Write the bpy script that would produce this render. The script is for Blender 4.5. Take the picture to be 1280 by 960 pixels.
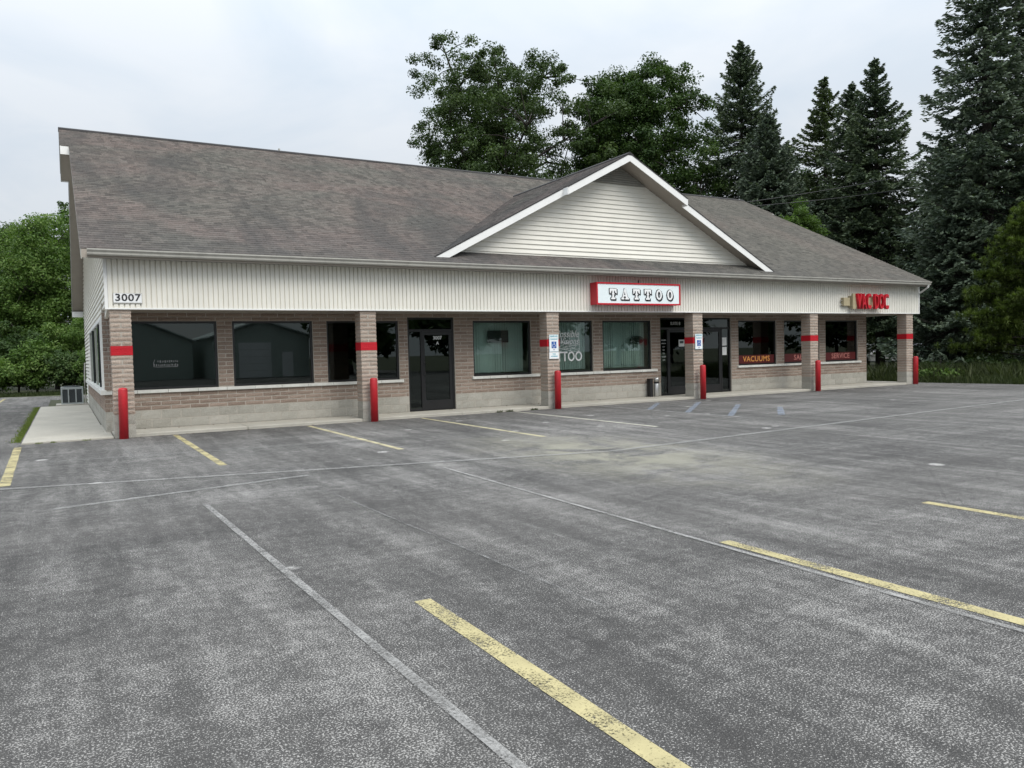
import bpy, math, random
import numpy as np
from mathutils import Vector, Matrix

# ------------------------------------------------------------------ clean
for o in list(bpy.data.objects):
    bpy.data.objects.remove(o, do_unlink=True)
scene = bpy.context.scene
COL = scene.collection

# ------------------------------------------------------------------ camera
cam_data = bpy.data.cameras.new('camera')
cam = bpy.data.objects.new('camera', cam_data)
COL.objects.link(cam)
YAW, PITCH, ROLL = 0.5218, 0.0405, 0.0247
fw = Vector((math.sin(YAW)*math.cos(PITCH), math.cos(YAW)*math.cos(PITCH), -math.sin(PITCH)))
rt = Vector((math.cos(YAW), -math.sin(YAW), 0))
dn = fw.cross(rt)
rt2 = rt*math.cos(ROLL) + dn*math.sin(ROLL)
dn2 = dn*math.cos(ROLL) - rt*math.sin(ROLL)
CAM = Vector((-0.842, -17.838, 1.5616))
m3 = Matrix((rt2, -dn2, -fw)).transposed()
cam.matrix_world = Matrix.Translation(CAM) @ m3.to_4x4()
cam_data.sensor_width = 36.0
cam_data.lens = 27.347
cam_data.clip_start = 0.05
cam_data.clip_end = 3000
scene.camera = cam

# ------------------------------------------------------------------ world
SUN_EL, SUN_AZ = math.radians(50), math.radians(165)      # azimuth clockwise from +Y
world = bpy.data.worlds.new('World')
scene.world = world
world.use_nodes = True
wn, wl = world.node_tree.nodes, world.node_tree.links
wn.clear()
def N(nodes, t, **kw):
    n = nodes.new(t)
    for k, v in kw.items():
        setattr(n, k, v)
    return n
out = N(wn, 'ShaderNodeOutputWorld')
bg = N(wn, 'ShaderNodeBackground'); bg.inputs['Strength'].default_value = 1.0
sky = N(wn, 'ShaderNodeTexSky', sky_type='NISHITA', sun_disc=False)
sky.sun_elevation = SUN_EL; sky.sun_rotation = SUN_AZ
sky_s = N(wn, 'ShaderNodeVectorMath', operation='SCALE'); sky_s.inputs['Scale'].default_value = 0.10
wl.new(sky.outputs[0], sky_s.inputs[0])
tc = N(wn, 'ShaderNodeTexCoord')
sep = N(wn, 'ShaderNodeSeparateXYZ'); wl.new(tc.outputs['Generated'], sep.inputs[0])
zc = N(wn, 'ShaderNodeMath', operation='MAXIMUM'); wl.new(sep.outputs['Z'], zc.inputs[0]); zc.inputs[1].default_value = 0.0
zp = N(wn, 'ShaderNodeMath', operation='ADD'); wl.new(zc.outputs[0], zp.inputs[0]); zp.inputs[1].default_value = 0.22
div = N(wn, 'ShaderNodeVectorMath', operation='DIVIDE')
wl.new(tc.outputs['Generated'], div.inputs[0])
cmb = N(wn, 'ShaderNodeCombineXYZ')
for i in range(3): wl.new(zp.outputs[0], cmb.inputs[i])
wl.new(cmb.outputs[0], div.inputs[1])
noi = N(wn, 'ShaderNodeTexNoise'); noi.inputs['Scale'].default_value = 1.9; noi.inputs['Detail'].default_value = 6; noi.inputs['Roughness'].default_value = 0.5
noi.inputs['Distortion'].default_value = 0.5
wl.new(div.outputs[0], noi.inputs['Vector'])
ramp = N(wn, 'ShaderNodeValToRGB')
ramp.color_ramp.elements[0].position = 0.38; ramp.color_ramp.elements[0].color = (0.490, 0.545, 0.605, 1)
ramp.color_ramp.elements[1].position = 0.60; ramp.color_ramp.elements[1].color = (0.572, 0.605, 0.642, 1)
wl.new(noi.outputs['Fac'], ramp.inputs[0])
# overcast luminance: brighter towards the zenith (1 + 2 sin e)
zq = N(wn, 'ShaderNodeMath', operation='POWER'); wl.new(zc.outputs[0], zq.inputs[0]); zq.inputs[1].default_value = 1.8
gl = N(wn, 'ShaderNodeMapRange')
gl.inputs['From Min'].default_value = 0.0; gl.inputs['From Max'].default_value = 1.0
gl.inputs['To Min'].default_value = 0.80; gl.inputs['To Max'].default_value = 3.0
wl.new(zq.outputs[0], gl.inputs['Value'])
cs = N(wn, 'ShaderNodeVectorMath', operation='SCALE'); wl.new(ramp.outputs[0], cs.inputs[0]); wl.new(gl.outputs[0], cs.inputs['Scale'])
mx = N(wn, 'ShaderNodeMixRGB'); mx.inputs[0].default_value = 0.94
wl.new(sky_s.outputs[0], mx.inputs[1]); wl.new(cs.outputs[0], mx.inputs[2])
wl.new(mx.outputs[0], bg.inputs['Color']); wl.new(bg.outputs[0], out.inputs[0])

# ------------------------------------------------------------------ sun
sd = bpy.data.lights.new('sun', 'SUN'); sd.energy = 1.5; sd.angle = math.radians(35); sd.color = (1.0, 0.95, 0.87)
sun = bpy.data.objects.new('sun', sd); COL.objects.link(sun)
sdir = Vector((math.sin(SUN_AZ)*math.cos(SUN_EL), math.cos(SUN_AZ)*math.cos(SUN_EL), math.sin(SUN_EL)))
sun.rotation_euler = (-sdir).to_track_quat('-Z', 'Y').to_euler()
sun.location = sdir*60

scene.view_settings.view_transform = 'Standard'
scene.view_settings.look = 'None'
scene.view_settings.gamma = 1.0
scene.view_settings.use_curve_mapping = False
scene.view_settings.exposure = 0.52
scene.render.engine = 'CYCLES'
scene.render.resolution_x = 1024
scene.render.resolution_y = 768

# ================================================================== materials
def mat_new(name):
    m = bpy.data.materials.new(name); m.use_nodes = True
    nt = m.node_tree; nt.nodes.clear()
    o = nt.nodes.new('ShaderNodeOutputMaterial')
    b = nt.nodes.new('ShaderNodeBsdfPrincipled')
    nt.links.new(b.outputs[0], o.inputs[0])
    return m, nt, b, o
def tex_co(nt, scale=(1, 1, 1), kind='Object', rot=(0, 0, 0)):
    if kind == 'World':
        t = nt.nodes.new('ShaderNodeNewGeometry'); src = t.outputs['Position']
    else:
        t = nt.nodes.new('ShaderNodeTexCoord'); src = t.outputs[kind]
    mp = nt.nodes.new('ShaderNodeMapping'); mp.inputs['Scale'].default_value = scale; mp.inputs['Rotation'].default_value = rot
    nt.links.new(src, mp.inputs[0])
    return mp.outputs[0]
def noise(nt, vec, scale, detail=4, rough=0.55, dist=0.0):
    n = nt.nodes.new('ShaderNodeTexNoise'); n.inputs['Scale'].default_value = scale; n.inputs['Detail'].default_value = detail
    n.inputs['Roughness'].default_value = rough; n.inputs['Distortion'].default_value = dist
    nt.links.new(vec, n.inputs['Vector']); return n.outputs['Fac']
def ramp_(nt, fac, stops):
    r = nt.nodes.new('ShaderNodeValToRGB'); e = r.color_ramp.elements
    while len(e) < len(stops): e.new(0.5)
    for i, (p, c) in enumerate(stops):
        e[i].position = p; e[i].color = (c if len(c) == 4 else (*c, 1)) if not isinstance(c, (int, float)) else (c, c, c, 1)
    nt.links.new(fac, r.inputs[0]); return r.outputs[0]
def mixc(nt, fac, a, b, blend='MIX'):
    m = nt.nodes.new('ShaderNodeMixRGB'); m.blend_type = blend
    for i, v in enumerate((fac, a, b)):
        if isinstance(v, (int, float)): m.inputs[i].default_value = v if i == 0 else (v, v, v, 1)
        elif isinstance(v, tuple): m.inputs[i].default_value = (*v, 1) if len(v) == 3 else v
        else: nt.links.new(v, m.inputs[i])
    return m.outputs[0]
def math_(nt, op, a, b=None, c=None):
    m = nt.nodes.new('ShaderNodeMath'); m.operation = op
    for i, v in enumerate((a, b, c)):
        if v is None: continue
        if isinstance(v, (int, float)): m.inputs[i].default_value = v
        else: nt.links.new(v, m.inputs[i])
    return m.outputs[0]
def bump(nt, b, h, strength=0.3, dist=0.01):
    n = nt.nodes.new('ShaderNodeBump'); n.inputs['Strength'].default_value = strength; n.inputs['Distance'].default_value = dist
    nt.links.new(h, n.inputs['Height']); nt.links.new(n.outputs[0], b.inputs['Normal'])
def simple(name, col, rough=0.6, metal=0.0, var=0.12, nscale=3.0, bumps=0.0, bscale=60, spec=0.5, dirt=None):
    m, nt, b, o = mat_new(name)
    v = tex_co(nt, kind='World')
    n = noise(nt, v, nscale, 5)
    c = ramp_(nt, n, [(0.3, tuple(x*(1-var) for x in col)), (0.7, tuple(min(1, x*(1+var)) for x in col))])
    if dirt:
        n2 = noise(nt, tex_co(nt, (3, 3, 0.5), 'World'), 2.3, 6, 0.6)
        c = mixc(nt, math_(nt, 'MULTIPLY', ramp_(nt, n2, [(0.48, 0.0), (0.75, 1.0)]), dirt[1]), c, dirt[0])
    nt.links.new(c, b.inputs['Base Color'])
    b.inputs['Roughness'].default_value = rough; b.inputs['Metallic'].default_value = metal
    b.inputs['Specular IOR Level'].default_value = spec
    if bumps: bump(nt, b, noise(nt, v, bscale, 3), bumps, 0.01)
    return m

M = {}
M['white'] = simple('white_siding', (0.80, 0.778, 0.705), 0.55, var=0.05, nscale=1.2, dirt=((0.62, 0.61, 0.56), 0.15))
M['trim'] = simple('white_trim', (0.82, 0.82, 0.80), 0.45, var=0.03)
M['taupe'] = simple('taupe_soffit', (0.34, 0.30, 0.255), 0.6, var=0.05)
M['gutter'] = simple('gutter_metal', (0.42, 0.41, 0.37), 0.45, var=0.08, nscale=1.5, dirt=((0.22, 0.21, 0.19), 0.4))
M['frieze'] = simple('frieze_board', (0.33, 0.325, 0.29), 0.6, var=0.05)
M['black_alu'] = simple('dark_aluminium', (0.012, 0.012, 0.013), 0.35, var=0.1)
M['red'] = simple('red_bollard_paint', (0.44, 0.012, 0.020), 0.45, var=0.10, nscale=9, dirt=((0.20, 0.03, 0.03), 0.6))
M['red_sign'] = simple('red_sign_metal', (0.50, 0.008, 0.022), 0.35, var=0.04)
M['lightface'] = simple('sign_face', (0.80, 0.88, 0.90), 0.3, var=0.02)
M['black'] = simple('black_ink', (0.012, 0.012, 0.014), 0.5, var=0.1)
M['ink_white'] = simple('white_ink', (0.85, 0.86, 0.86), 0.5, var=0.02)
M['vinyl'] = simple('white_vinyl', (0.62, 0.64, 0.63), 0.6, var=0.05)
M['vinyl_dim'] = simple('faded_vinyl', (0.20, 0.205, 0.21), 0.6, var=0.2, nscale=8)
M['orange'] = simple('orange_vinyl', (0.75, 0.33, 0.08), 0.5, var=0.06)
M['pinkred'] = simple('pale_red_vinyl', (0.52, 0.20, 0.17), 0.5, var=0.06)
M['darkred'] = simple('dark_red_band', (0.09, 0.006, 0.006), 0.5, var=0.1)
M['tan_cab'] = simple('tan_raceway', (0.42, 0.36, 0.23), 0.5, var=0.06)
M['blue'] = simple('sign_blue', (0.02, 0.10, 0.38), 0.4, var=0.04)
M['teal'] = simple('sign_teal', (0.25, 0.52, 0.60), 0.4, var=0.04)
M['steel'] = simple('brushed_steel', (0.55, 0.55, 0.54), 0.35, 0.8, var=0.1)
M['acgrey'] = simple('condenser_grey', (0.30, 0.33, 0.33), 0.5, var=0.06)
M['acdark'] = simple('condenser_fin', (0.045, 0.055, 0.06), 0.5, var=0.2)
M['plaster'] = simple('interior_plaster', (0.35, 0.35, 0.33), 0.8, var=0.05)
M['carpet'] = simple('interior_floor', (0.10, 0.09, 0.08), 0.9, var=0.2)
M['blind'] = simple('blind_slat', (0.72, 0.78, 0.74), 0.6, var=0.06)
M['paper'] = simple('paper', (0.75, 0.75, 0.73), 0.7, var=0.03)
M['tyre'] = simple('tyre_rubber', (0.02, 0.02, 0.02), 0.8)
M['carwhite'] = simple('car_white', (0.78, 0.79, 0.80), 0.25, var=0.02)
M['cardark'] = simple('car_dark', (0.02, 0.022, 0.028), 0.25, var=0.02)
M['carsilver'] = simple('car_silver', (0.42, 0.43, 0.45), 0.25, 0.4, var=0.02)
M['carglass'] = simple('car_glass', (0.02, 0.025, 0.03), 0.05, var=0.02)
M['wood_pole'] = simple('pole_wood', (0.10, 0.08, 0.06), 0.85, var=0.25, nscale=6)
M['wire'] = simple('wire_black', (0.02, 0.02, 0.02), 0.6)
M['door_white'] = simple('garage_door_white', (0.82, 0.83, 0.84), 0.5, var=0.03)
M['sage'] = simple('pale_green_siding', (0.44, 0.50, 0.46), 0.6, var=0.06)
M['metalroof'] = simple('pale_metal_roof', (0.55, 0.60, 0.58), 0.45, var=0.06)
M['sill'] = simple('limestone_sill', (0.66, 0.66, 0.62), 0.7, var=0.10, nscale=4, bumps=0.15, dirt=((0.38, 0.37, 0.33), 0.35))

# --- concrete
m, nt, b, o = mat_new('concrete'); M['concrete'] = m
v = tex_co(nt, kind='World')
c = ramp_(nt, noise(nt, v, 0.9, 8, 0.65), [(0.3, (0.32, 0.295, 0.235)), (0.7, (0.46, 0.43, 0.35))])
c = mixc(nt, math_(nt, 'MULTIPLY', ramp_(nt, noise(nt, v, 3.1, 6, 0.7, 0.4), [(0.52, 0.0), (0.7, 1.0)]), 0.4), c, (0.23, 0.21, 0.165))
c = mixc(nt, 0.25, c, ramp_(nt, noise(nt, v, 90, 2), [(0.35, 0.18), (0.65, 0.7)]))
nt.links.new(c, b.inputs['Base Color']); b.inputs['Roughness'].default_value = 0.85
bump(nt, b, noise(nt, v, 70, 4), 0.25, 0.006)

# --- masonry (colour varies per piece through object random)
def masonry(name, stops, rough=0.9, speck=0.35, bs=0.6, bsc=38, efflo=0.0):
    m, nt, b, o = mat_new(name)
    inf = nt.nodes.new('ShaderNodeAttribute'); inf.attribute_name = 'tint'; inf.attribute_type = 'GEOMETRY'
    oi = nt.nodes.new('ShaderNodeObjectInfo')
    r = math_(nt, 'FRACT', math_(nt, 'ADD', inf.outputs['Fac'], oi.outputs['Random']))
    v = tex_co(nt, kind='World')
    f = math_(nt, 'ADD', math_(nt, 'MULTIPLY', r, 0.6), math_(nt, 'MULTIPLY', noise(nt, v, 9, 4), 0.4))
    c = ramp_(nt, f, stops)
    c = mixc(nt, speck, c, ramp_(nt, noise(nt, v, 75, 3, 0.7), [(0.32, tuple(x*0.35 for x in stops[0][1])), (0.68, tuple(min(1, x*1.7) for x in stops[-1][1]))]))
    if efflo:
        c = mixc(nt, math_(nt, 'MULTIPLY', ramp_(nt, noise(nt, tex_co(nt, (1, 1, 2.2), 'World'), 1.1, 6, 0.6, 0.5), [(0.47, 0.0), (0.72, 1.0)]), efflo), c, (0.50, 0.485, 0.44))
    nt.links.new(c, b.inputs['Base Color']); b.inputs['Roughness'].default_value = rough
    b.inputs['Specular IOR Level'].default_value = 0.2
    bump(nt, b, noise(nt, v, bsc, 5, 0.65), bs, 0.02)
    return m
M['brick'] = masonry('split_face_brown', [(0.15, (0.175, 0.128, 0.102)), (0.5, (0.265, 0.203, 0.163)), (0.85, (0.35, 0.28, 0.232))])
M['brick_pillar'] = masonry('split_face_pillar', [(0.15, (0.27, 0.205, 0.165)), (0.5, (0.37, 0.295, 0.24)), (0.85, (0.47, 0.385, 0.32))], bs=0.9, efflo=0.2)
M['block'] = masonry('grey_block', [(0.15, (0.27, 0.26, 0.225)), (0.5, (0.34, 0.33, 0.29)), (0.85, (0.42, 0.40, 0.355))], bs=0.5, efflo=0.3)
M['redbrick'] = masonry('red_painted_block', [(0.1, (0.42, 0.012, 0.02)), (0.9, (0.52, 0.018, 0.03))], 0.5, 0.06)
M['mortar'] = simple('mortar', (0.43, 0.395, 0.345), 0.95, var=0.12, nscale=12)

# --- shingles: per-tab tone, weather stains
def shingle_mat(name, axis):
    m, nt, b, o = mat_new(name)
    g = nt.nodes.new('ShaderNodeNewGeometry'); s = nt.nodes.new('ShaderNodeSeparateXYZ'); nt.links.new(g.outputs['Position'], s.inputs[0])
    along, up = (s.outputs['X'], s.outputs['Y']) if axis == 'x' else (s.outputs['Y'], s.outputs['X'])
    row = math_(nt, 'FLOOR', math_(nt, 'DIVIDE', math_(nt, 'ADD', up, 0.4005), 0.128))
    wr = nt.nodes.new('ShaderNodeTexWhiteNoise'); wr.noise_dimensions = '1D'; nt.links.new(row, wr.inputs['W'])
    colm = math_(nt, 'FLOOR', math_(nt, 'ADD', math_(nt, 'DIVIDE', along, 0.17), math_(nt, 'MULTIPLY', wr.outputs['Value'], 7.0)))
    cv = nt.nodes.new('ShaderNodeCombineXYZ'); nt.links.new(colm, cv.inputs[0]); nt.links.new(row, cv.inputs[1])
    wt = nt.nodes.new('ShaderNodeTexWhiteNoise'); wt.noise_dimensions = '2D'; nt.links.new(cv.outputs[0], wt.inputs['Vector'])
    v = tex_co(nt, kind='World')
    big = noise(nt, tex_co(nt, (0.55, 0.8, 0.8), 'World'), 0.42, 5, 0.55, 0.6)
    base = ramp_(nt, wt.outputs['Value'], [(0.0, (0.100, 0.078, 0.068)), (0.35, (0.142, 0.111, 0.097)), (0.75, (0.190, 0.150, 0.131)), (1.0, (0.166, 0.140, 0.124))])
    grn = ramp_(nt, wt.outputs['Value'], [(0.0, (0.072, 0.068, 0.058)), (0.6, (0.122, 0.115, 0.098)), (1.0, (0.165, 0.152, 0.130))])
    c = mixc(nt, ramp_(nt, big, [(0.40, 0.0), (0.58, 1.0)]), base, grn)
    st = noise(nt, tex_co(nt, (0.85, 0.36, 0.36), 'World'), 0.62, 6, 0.62, 0.9)
    c = mixc(nt, math_(nt, 'MULTIPLY', ramp_(nt, st, [(0.45, 0.0), (0.64, 1.0)]), 0.68), c, (0.054, 0.053, 0.050))
    # lower courses keep a dark weathered band
    low = nt.nodes.new('ShaderNodeMapRange'); low.inputs['From Min'].default_value = 2.6; low.inputs['From Max'].default_value = -0.4
    nt.links.new(s.outputs['Y'], low.inputs['Value'])
    c = mixc(nt, math_(nt, 'MULTIPLY', math_(nt, 'MULTIPLY', low.outputs[0], ramp_(nt, noise(nt, v, 0.8, 5), [(0.3, 0.2), (0.6, 1.0)])), 0.55), c, (0.068, 0.066, 0.066))
    c = mixc(nt, 0.9, c, ramp_(nt, noise(nt, tex_co(nt, (1, 1.6, 1.6), 'World'), 24, 4, 0.75), [(0.3, 0.42), (0.7, 1.48)]), 'MULTIPLY')
    c = mixc(nt, 0.25, c, ramp_(nt, noise(nt, v, 120, 2), [(0.3, 0.02), (0.7, 0.24)]))
    # right half of the roof weathered greyer
    rg = nt.nodes.new('ShaderNodeMapRange'); rg.inputs['From Min'].default_value = 14; rg.inputs['From Max'].default_value = 22
    nt.links.new(s.outputs['X'], rg.inputs['Value'])
    c = mixc(nt, math_(nt, 'MULTIPLY', rg.outputs[0], 0.55), c, mixc(nt, 0.5, grn, (0.13, 0.125, 0.11)))
    nt.links.new(c, b.inputs['Base Color']); b.inputs['Roughness'].default_value = 0.95; b.inputs['Specular IOR Level'].default_value = 0.15
    bump(nt, b, noise(nt, v, 150, 2), 0.3, 0.005)
    return m
M['shingle_x'] = shingle_mat('shingles_main', 'x')
M['shingle_y'] = shingle_mat('shingles_gable', 'y')
M['ridge'] = simple('ridge_cap', (0.032, 0.030, 0.030), 0.9, var=0.25, nscale=5)

# --- asphalt
m, nt, b, o = mat_new('worn_asphalt'); M['asphalt'] = m
v = tex_co(nt, kind='World')
n1 = noise(nt, tex_co(nt, (1.0, 0.40, 1), 'World', (0, 0, 0.12)), 0.36, 10, 0.68, 0.35)
n2 = noise(nt, tex_co(nt, (2.6, 0.30, 1), 'World', (0, 0, -0.04)), 1.0, 9, 0.72, 0.25)
n3 = noise(nt, tex_co(nt, (0.22, 1.6, 1), 'World'), 1.0, 9, 0.72, 0.25)
n4 = noise(nt, v, 9.0, 6, 0.75)
wear = math_(nt, 'ADD', math_(nt, 'ADD', math_(nt, 'MULTIPLY', n1, 0.26), math_(nt, 'MULTIPLY', n4, 0.26)), math_(nt, 'ADD', math_(nt, 'MULTIPLY', n2, 0.30), math_(nt, 'MULTIPLY', n3, 0.18)))
wm = ramp_(nt, wear, [(0.415, 0.0), (0.595, 1.0)])
c = mixc(nt, wm, (0.054, 0.0520, 0.0500), (0.094, 0.0910, 0.0870))
sp = noise(nt, v, 105, 2, 0.7)
th = nt.nodes.new('ShaderNodeMapRange'); th.inputs['To Min'].default_value = 0.645; th.inputs['To Max'].default_value = 0.470
nt.links.new(wm, th.inputs['Value'])
spk = nt.nodes.new('ShaderNodeMapRange'); spk.inputs['From Min'].default_value = 0.0; spk.inputs['From Max'].default_value = 0.035
nt.links.new(math_(nt, 'SUBTRACT', sp, th.outputs[0]), spk.inputs['Value'])
c = mixc(nt, math_(nt, 'MULTIPLY', spk.outputs[0], 0.85), c, (0.50, 0.482, 0.455))
sp2 = noise(nt, v, 180, 2, 0.6)
c = mixc(nt, math_(nt, 'MULTIPLY', ramp_(nt, sp2, [(0.60, 0.0), (0.66, 1.0)]), 0.55), c, (0.36, 0.342, 0.317))
c = mixc(nt, 0.6, c, ramp_(nt, noise(nt, v, 95, 3, 0.7), [(0.3, 0.30), (0.7, 1.15)]), 'MULTIPLY')
# sparse pale scuffs
sc = noise(nt, tex_co(nt, (7.0, 0.7, 1), 'World', (0, 0, 0.05)), 1.0, 6, 0.7, 0.15)
c = mixc(nt, math_(nt, 'MULTIPLY', ramp_(nt, sc, [(0.62, 0.0), (0.72, 1.0)]), math_(nt, 'MULTIPLY', ramp_(nt, sp, [(0.42, 0.0), (0.5, 1.0)]), 0.6)), c, (0.30, 0.295, 0.28))
# oil-dark blotches
c = mixc(nt, math_(nt, 'MULTIPLY', ramp_(nt, noise(nt, v, 0.9, 6, 0.6, 0.5), [(0.60, 0.0), (0.68, 1.0)]), 0.2), c, (0.035, 0.034, 0.033))
# farther bays sealed smoother and greyer: broad patches
c = mixc(nt, math_(nt, 'MULTIPLY', ramp_(nt, noise(nt, tex_co(nt, (0.12, 0.35, 1), 'World'), 1.0, 4, 0.5), [(0.45, 0.0), (0.65, 1.0)]), 0.22), c, (0.128, 0.121, 0.113))
# pale round gum / salt spots
vo = nt.nodes.new('ShaderNodeTexVoronoi'); vo.inputs['Scale'].default_value = 0.80
nt.links.new(mixc(nt, 0.10, v, noise(nt, v, 7, 4), 'ADD'), vo.inputs['Vector'])
spot = ramp_(nt, vo.outputs['Distance'], [(0.060, 1.0), (0.085, 0.0)])
c = mixc(nt, math_(nt, 'MULTIPLY', spot, math_(nt, 'MULTIPLY', ramp_(nt, noise(nt, v, 25, 3), [(0.35, 0.2), (0.55, 1.0)]), 0.9)), c, (0.42, 0.41, 0.39))
# sandy wash in front of the middle bay
g = nt.nodes.new('ShaderNodeNewGeometry')
sub = nt.nodes.new('ShaderNodeVectorMath'); sub.operation = 'SUBTRACT'; sub.inputs[1].default_value = (6.3, -8.3, 0); nt.links.new(g.outputs['Position'], sub.inputs[0])
mul = nt.nodes.new('ShaderNodeVectorMath'); mul.operation = 'MULTIPLY'; mul.inputs[1].default_value = (0.50, 0.24, 0); nt.links.new(sub.outputs[0], mul.inputs[0])
ln = nt.nodes.new('ShaderNodeVectorMath'); ln.operation = 'LENGTH'; nt.links.new(mul.outputs[0], ln.inputs[0])
sand = math_(nt, 'MULTIPLY', ramp_(nt, ln.outputs['Value'], [(0.15, 1.0), (1.0, 0.0)]), ramp_(nt, noise(nt, v, 1.3, 6, 0.65, 0.6), [(0.38, 0.0), (0.58, 1.0)]))
c = mixc(nt, math_(nt, 'MULTIPLY', sand, 0.75), c, (0.30, 0.288, 0.225))
# hairline cracks
vc = nt.nodes.new('ShaderNodeTexVoronoi'); vc.feature = 'DISTANCE_TO_EDGE'; vc.inputs['Scale'].default_value = 0.33
nt.links.new(mixc(nt, 0.30, v, noise(nt, v, 1.7, 6), 'ADD'), vc.inputs['Vector'])
crk = math_(nt, 'MULTIPLY', ramp_(nt, vc.outputs['Distance'], [(0.002, 1.0), (0.006, 0.0)]), ramp_(nt, noise(nt, v, 0.5, 3), [(0.48, 0.0), (0.56, 1.0)]))
c = mixc(nt, math_(nt, 'MULTIPLY', crk, 0.25), c, (0.02, 0.02, 0.02))
nt.links.new(c, b.inputs['Base Color'])
b.inputs['Roughness'].default_value = 0.88; b.inputs['Specular IOR Level'].default_value = 0.25
bump(nt, b, noise(nt, v, 85, 4, 0.7), 0.5, 0.012)

# --- paint on asphalt: worn alpha
def paint(name, col, cover, scale=40, rough=0.8, wearcol=0.75, soft=0.04, amax=1.0):
    m, nt, b, o = mat_new(name)
    v = tex_co(nt, kind='World')
    nt.links.new(ramp_(nt, noise(nt, v, 7, 5), [(0.3, tuple(x*wearcol for x in col)), (0.65, col)]), b.inputs['Base Color'])
    b.inputs['Roughness'].default_value = rough
    a = math_(nt, 'ADD', math_(nt, 'MULTIPLY', noise(nt, v, scale, 4, 0.7), 0.6), math_(nt, 'MULTIPLY', noise(nt, v, 3.0, 4), 0.4))
    al = ramp_(nt, a, [(max(0.0, 0.62-cover*0.3), 0.0), (min(1, 0.62+soft-cover*0.3), amax)])
    tr = nt.nodes.new('ShaderNodeBsdfTransparent'); mxs = nt.nodes.new('ShaderNodeMixShader')
    nt.links.new(al, mxs.inputs[0]); nt.links.new(tr.outputs[0], mxs.inputs[1]); nt.links.new(b.outputs[0], mxs.inputs[2]); nt.links.new(mxs.outputs[0], o.inputs[0])
    return m
M['yellow'] = paint('yellow_line_paint', (0.455, 0.395, 0.205), 0.72, 75, soft=0.10)
M['yellow_pale'] = paint('pale_yellow_line_paint', (0.50, 0.45, 0.28), 0.85, 85, soft=0.12)
M['cream'] = paint('cream_line_paint', (0.50, 0.48, 0.40), 0.95, 70, soft=0.15)
M['faint'] = paint('faded_white_paint', (0.38, 0.372, 0.355), 0.85, 70, soft=0.22, amax=0.8)
M['fainter'] = paint('very_faded_white_paint', (0.33, 0.325, 0.315), 0.48, 45, soft=0.16, amax=0.7)
M['seam'] = paint('dusty_seam', (0.36, 0.355, 0.34), 1.15, 35, soft=0.35, amax=0.62)
M['bluepaint'] = paint('faded_blue_paint', (0.31, 0.355, 0.43), 1.25, 26, soft=0.35, amax=0.58)

# --- glass
def glass(name, tint, refl=1.0):
    m, nt, b, o = mat_new(name); nt.nodes.remove(b)
    tr = nt.nodes.new('ShaderNodeBsdfTransparent'); tr.inputs[0].default_value = (*tint, 1)
    gl = nt.nodes.new('ShaderNodeBsdfGlossy'); gl.inputs['Roughness'].default_value = 0.004; gl.inputs[0].default_value = (0.85, 0.93, 0.90, 1)
    fr = nt.nodes.new('ShaderNodeFresnel'); fr.inputs[0].default_value = 1.52
    f = math_(nt, 'MULTIPLY', fr.outputs[0], refl)
    mxs = nt.nodes.new('ShaderNodeMixShader'); nt.links.new(f, mxs.inputs[0]); nt.links.new(tr.outputs[0], mxs.inputs[1]); nt.links.new(gl.outputs[0], mxs.inputs[2])
    nt.links.new(mxs.outputs[0], o.inputs[0])
    return m
M['glass'] = glass('window_glass', (0.36, 0.40, 0.39), 1.35)
M['glass_clear'] = glass('clear_window_glass', (0.80, 0.86, 0.84), 0.9)
M['glass_dark'] = glass('dark_window_glass', (0.25, 0.26, 0.26), 1.2)

# --- vegetation
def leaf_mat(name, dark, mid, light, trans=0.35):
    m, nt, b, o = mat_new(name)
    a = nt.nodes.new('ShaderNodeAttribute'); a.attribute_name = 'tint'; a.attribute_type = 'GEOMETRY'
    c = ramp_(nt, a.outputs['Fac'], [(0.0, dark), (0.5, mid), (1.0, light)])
    nt.links.new(c, b.inputs['Base Color']); b.inputs['Roughness'].default_value = 0.6; b.inputs['Specular IOR Level'].default_value = 0.25
    t = nt.nodes.new('ShaderNodeBsdfTranslucent'); nt.links.new(mixc(nt, 1.0, c, (1.0, 1.15, 0.55), 'MULTIPLY'), t.inputs[0])
    mxs = nt.nodes.new('ShaderNodeMixShader'); mxs.inputs[0].default_value = trans
    nt.links.new(b.outputs[0], mxs.inputs[1]); nt.links.new(t.outputs[0], mxs.inputs[2]); nt.links.new(mxs.outputs[0], o.inputs[0])
    return m
M['leaf_oak'] = leaf_mat('oak_leaves', (0.030, 0.052, 0.015), (0.054, 0.089, 0.026), (0.102, 0.141, 0.049), 0.3)
M['leaf_maple'] = leaf_mat('maple_leaves', (0.021, 0.047, 0.011), (0.045, 0.085, 0.018), (0.085, 0.128, 0.032), 0.3)
M['leaf_left'] = leaf_mat('birch_leaves', (0.046, 0.094, 0.018), (0.098, 0.170, 0.034), (0.201, 0.270, 0.086), 0.35)
M['leaf_bright'] = leaf_mat('young_leaves', (0.06, 0.11, 0.02), (0.11, 0.18, 0.04), (0.18, 0.26, 0.08), 0.4)
M['leaf_dark'] = leaf_mat('dark_green_leaves', (0.025, 0.053, 0.014), (0.048, 0.087, 0.022), (0.098, 0.140, 0.042), 0.3)  # dark green foliage colour of several trees and shrubs
M['needle_blue'] = leaf_mat('blue_spruce_needles', (0.026, 0.043, 0.027), (0.057, 0.083, 0.056), (0.143, 0.181, 0.124), 0.12)
M['needle_green'] = leaf_mat('norway_spruce_needles', (0.025, 0.042, 0.025), (0.053, 0.081, 0.046), (0.124, 0.159, 0.088), 0.12)
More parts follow.
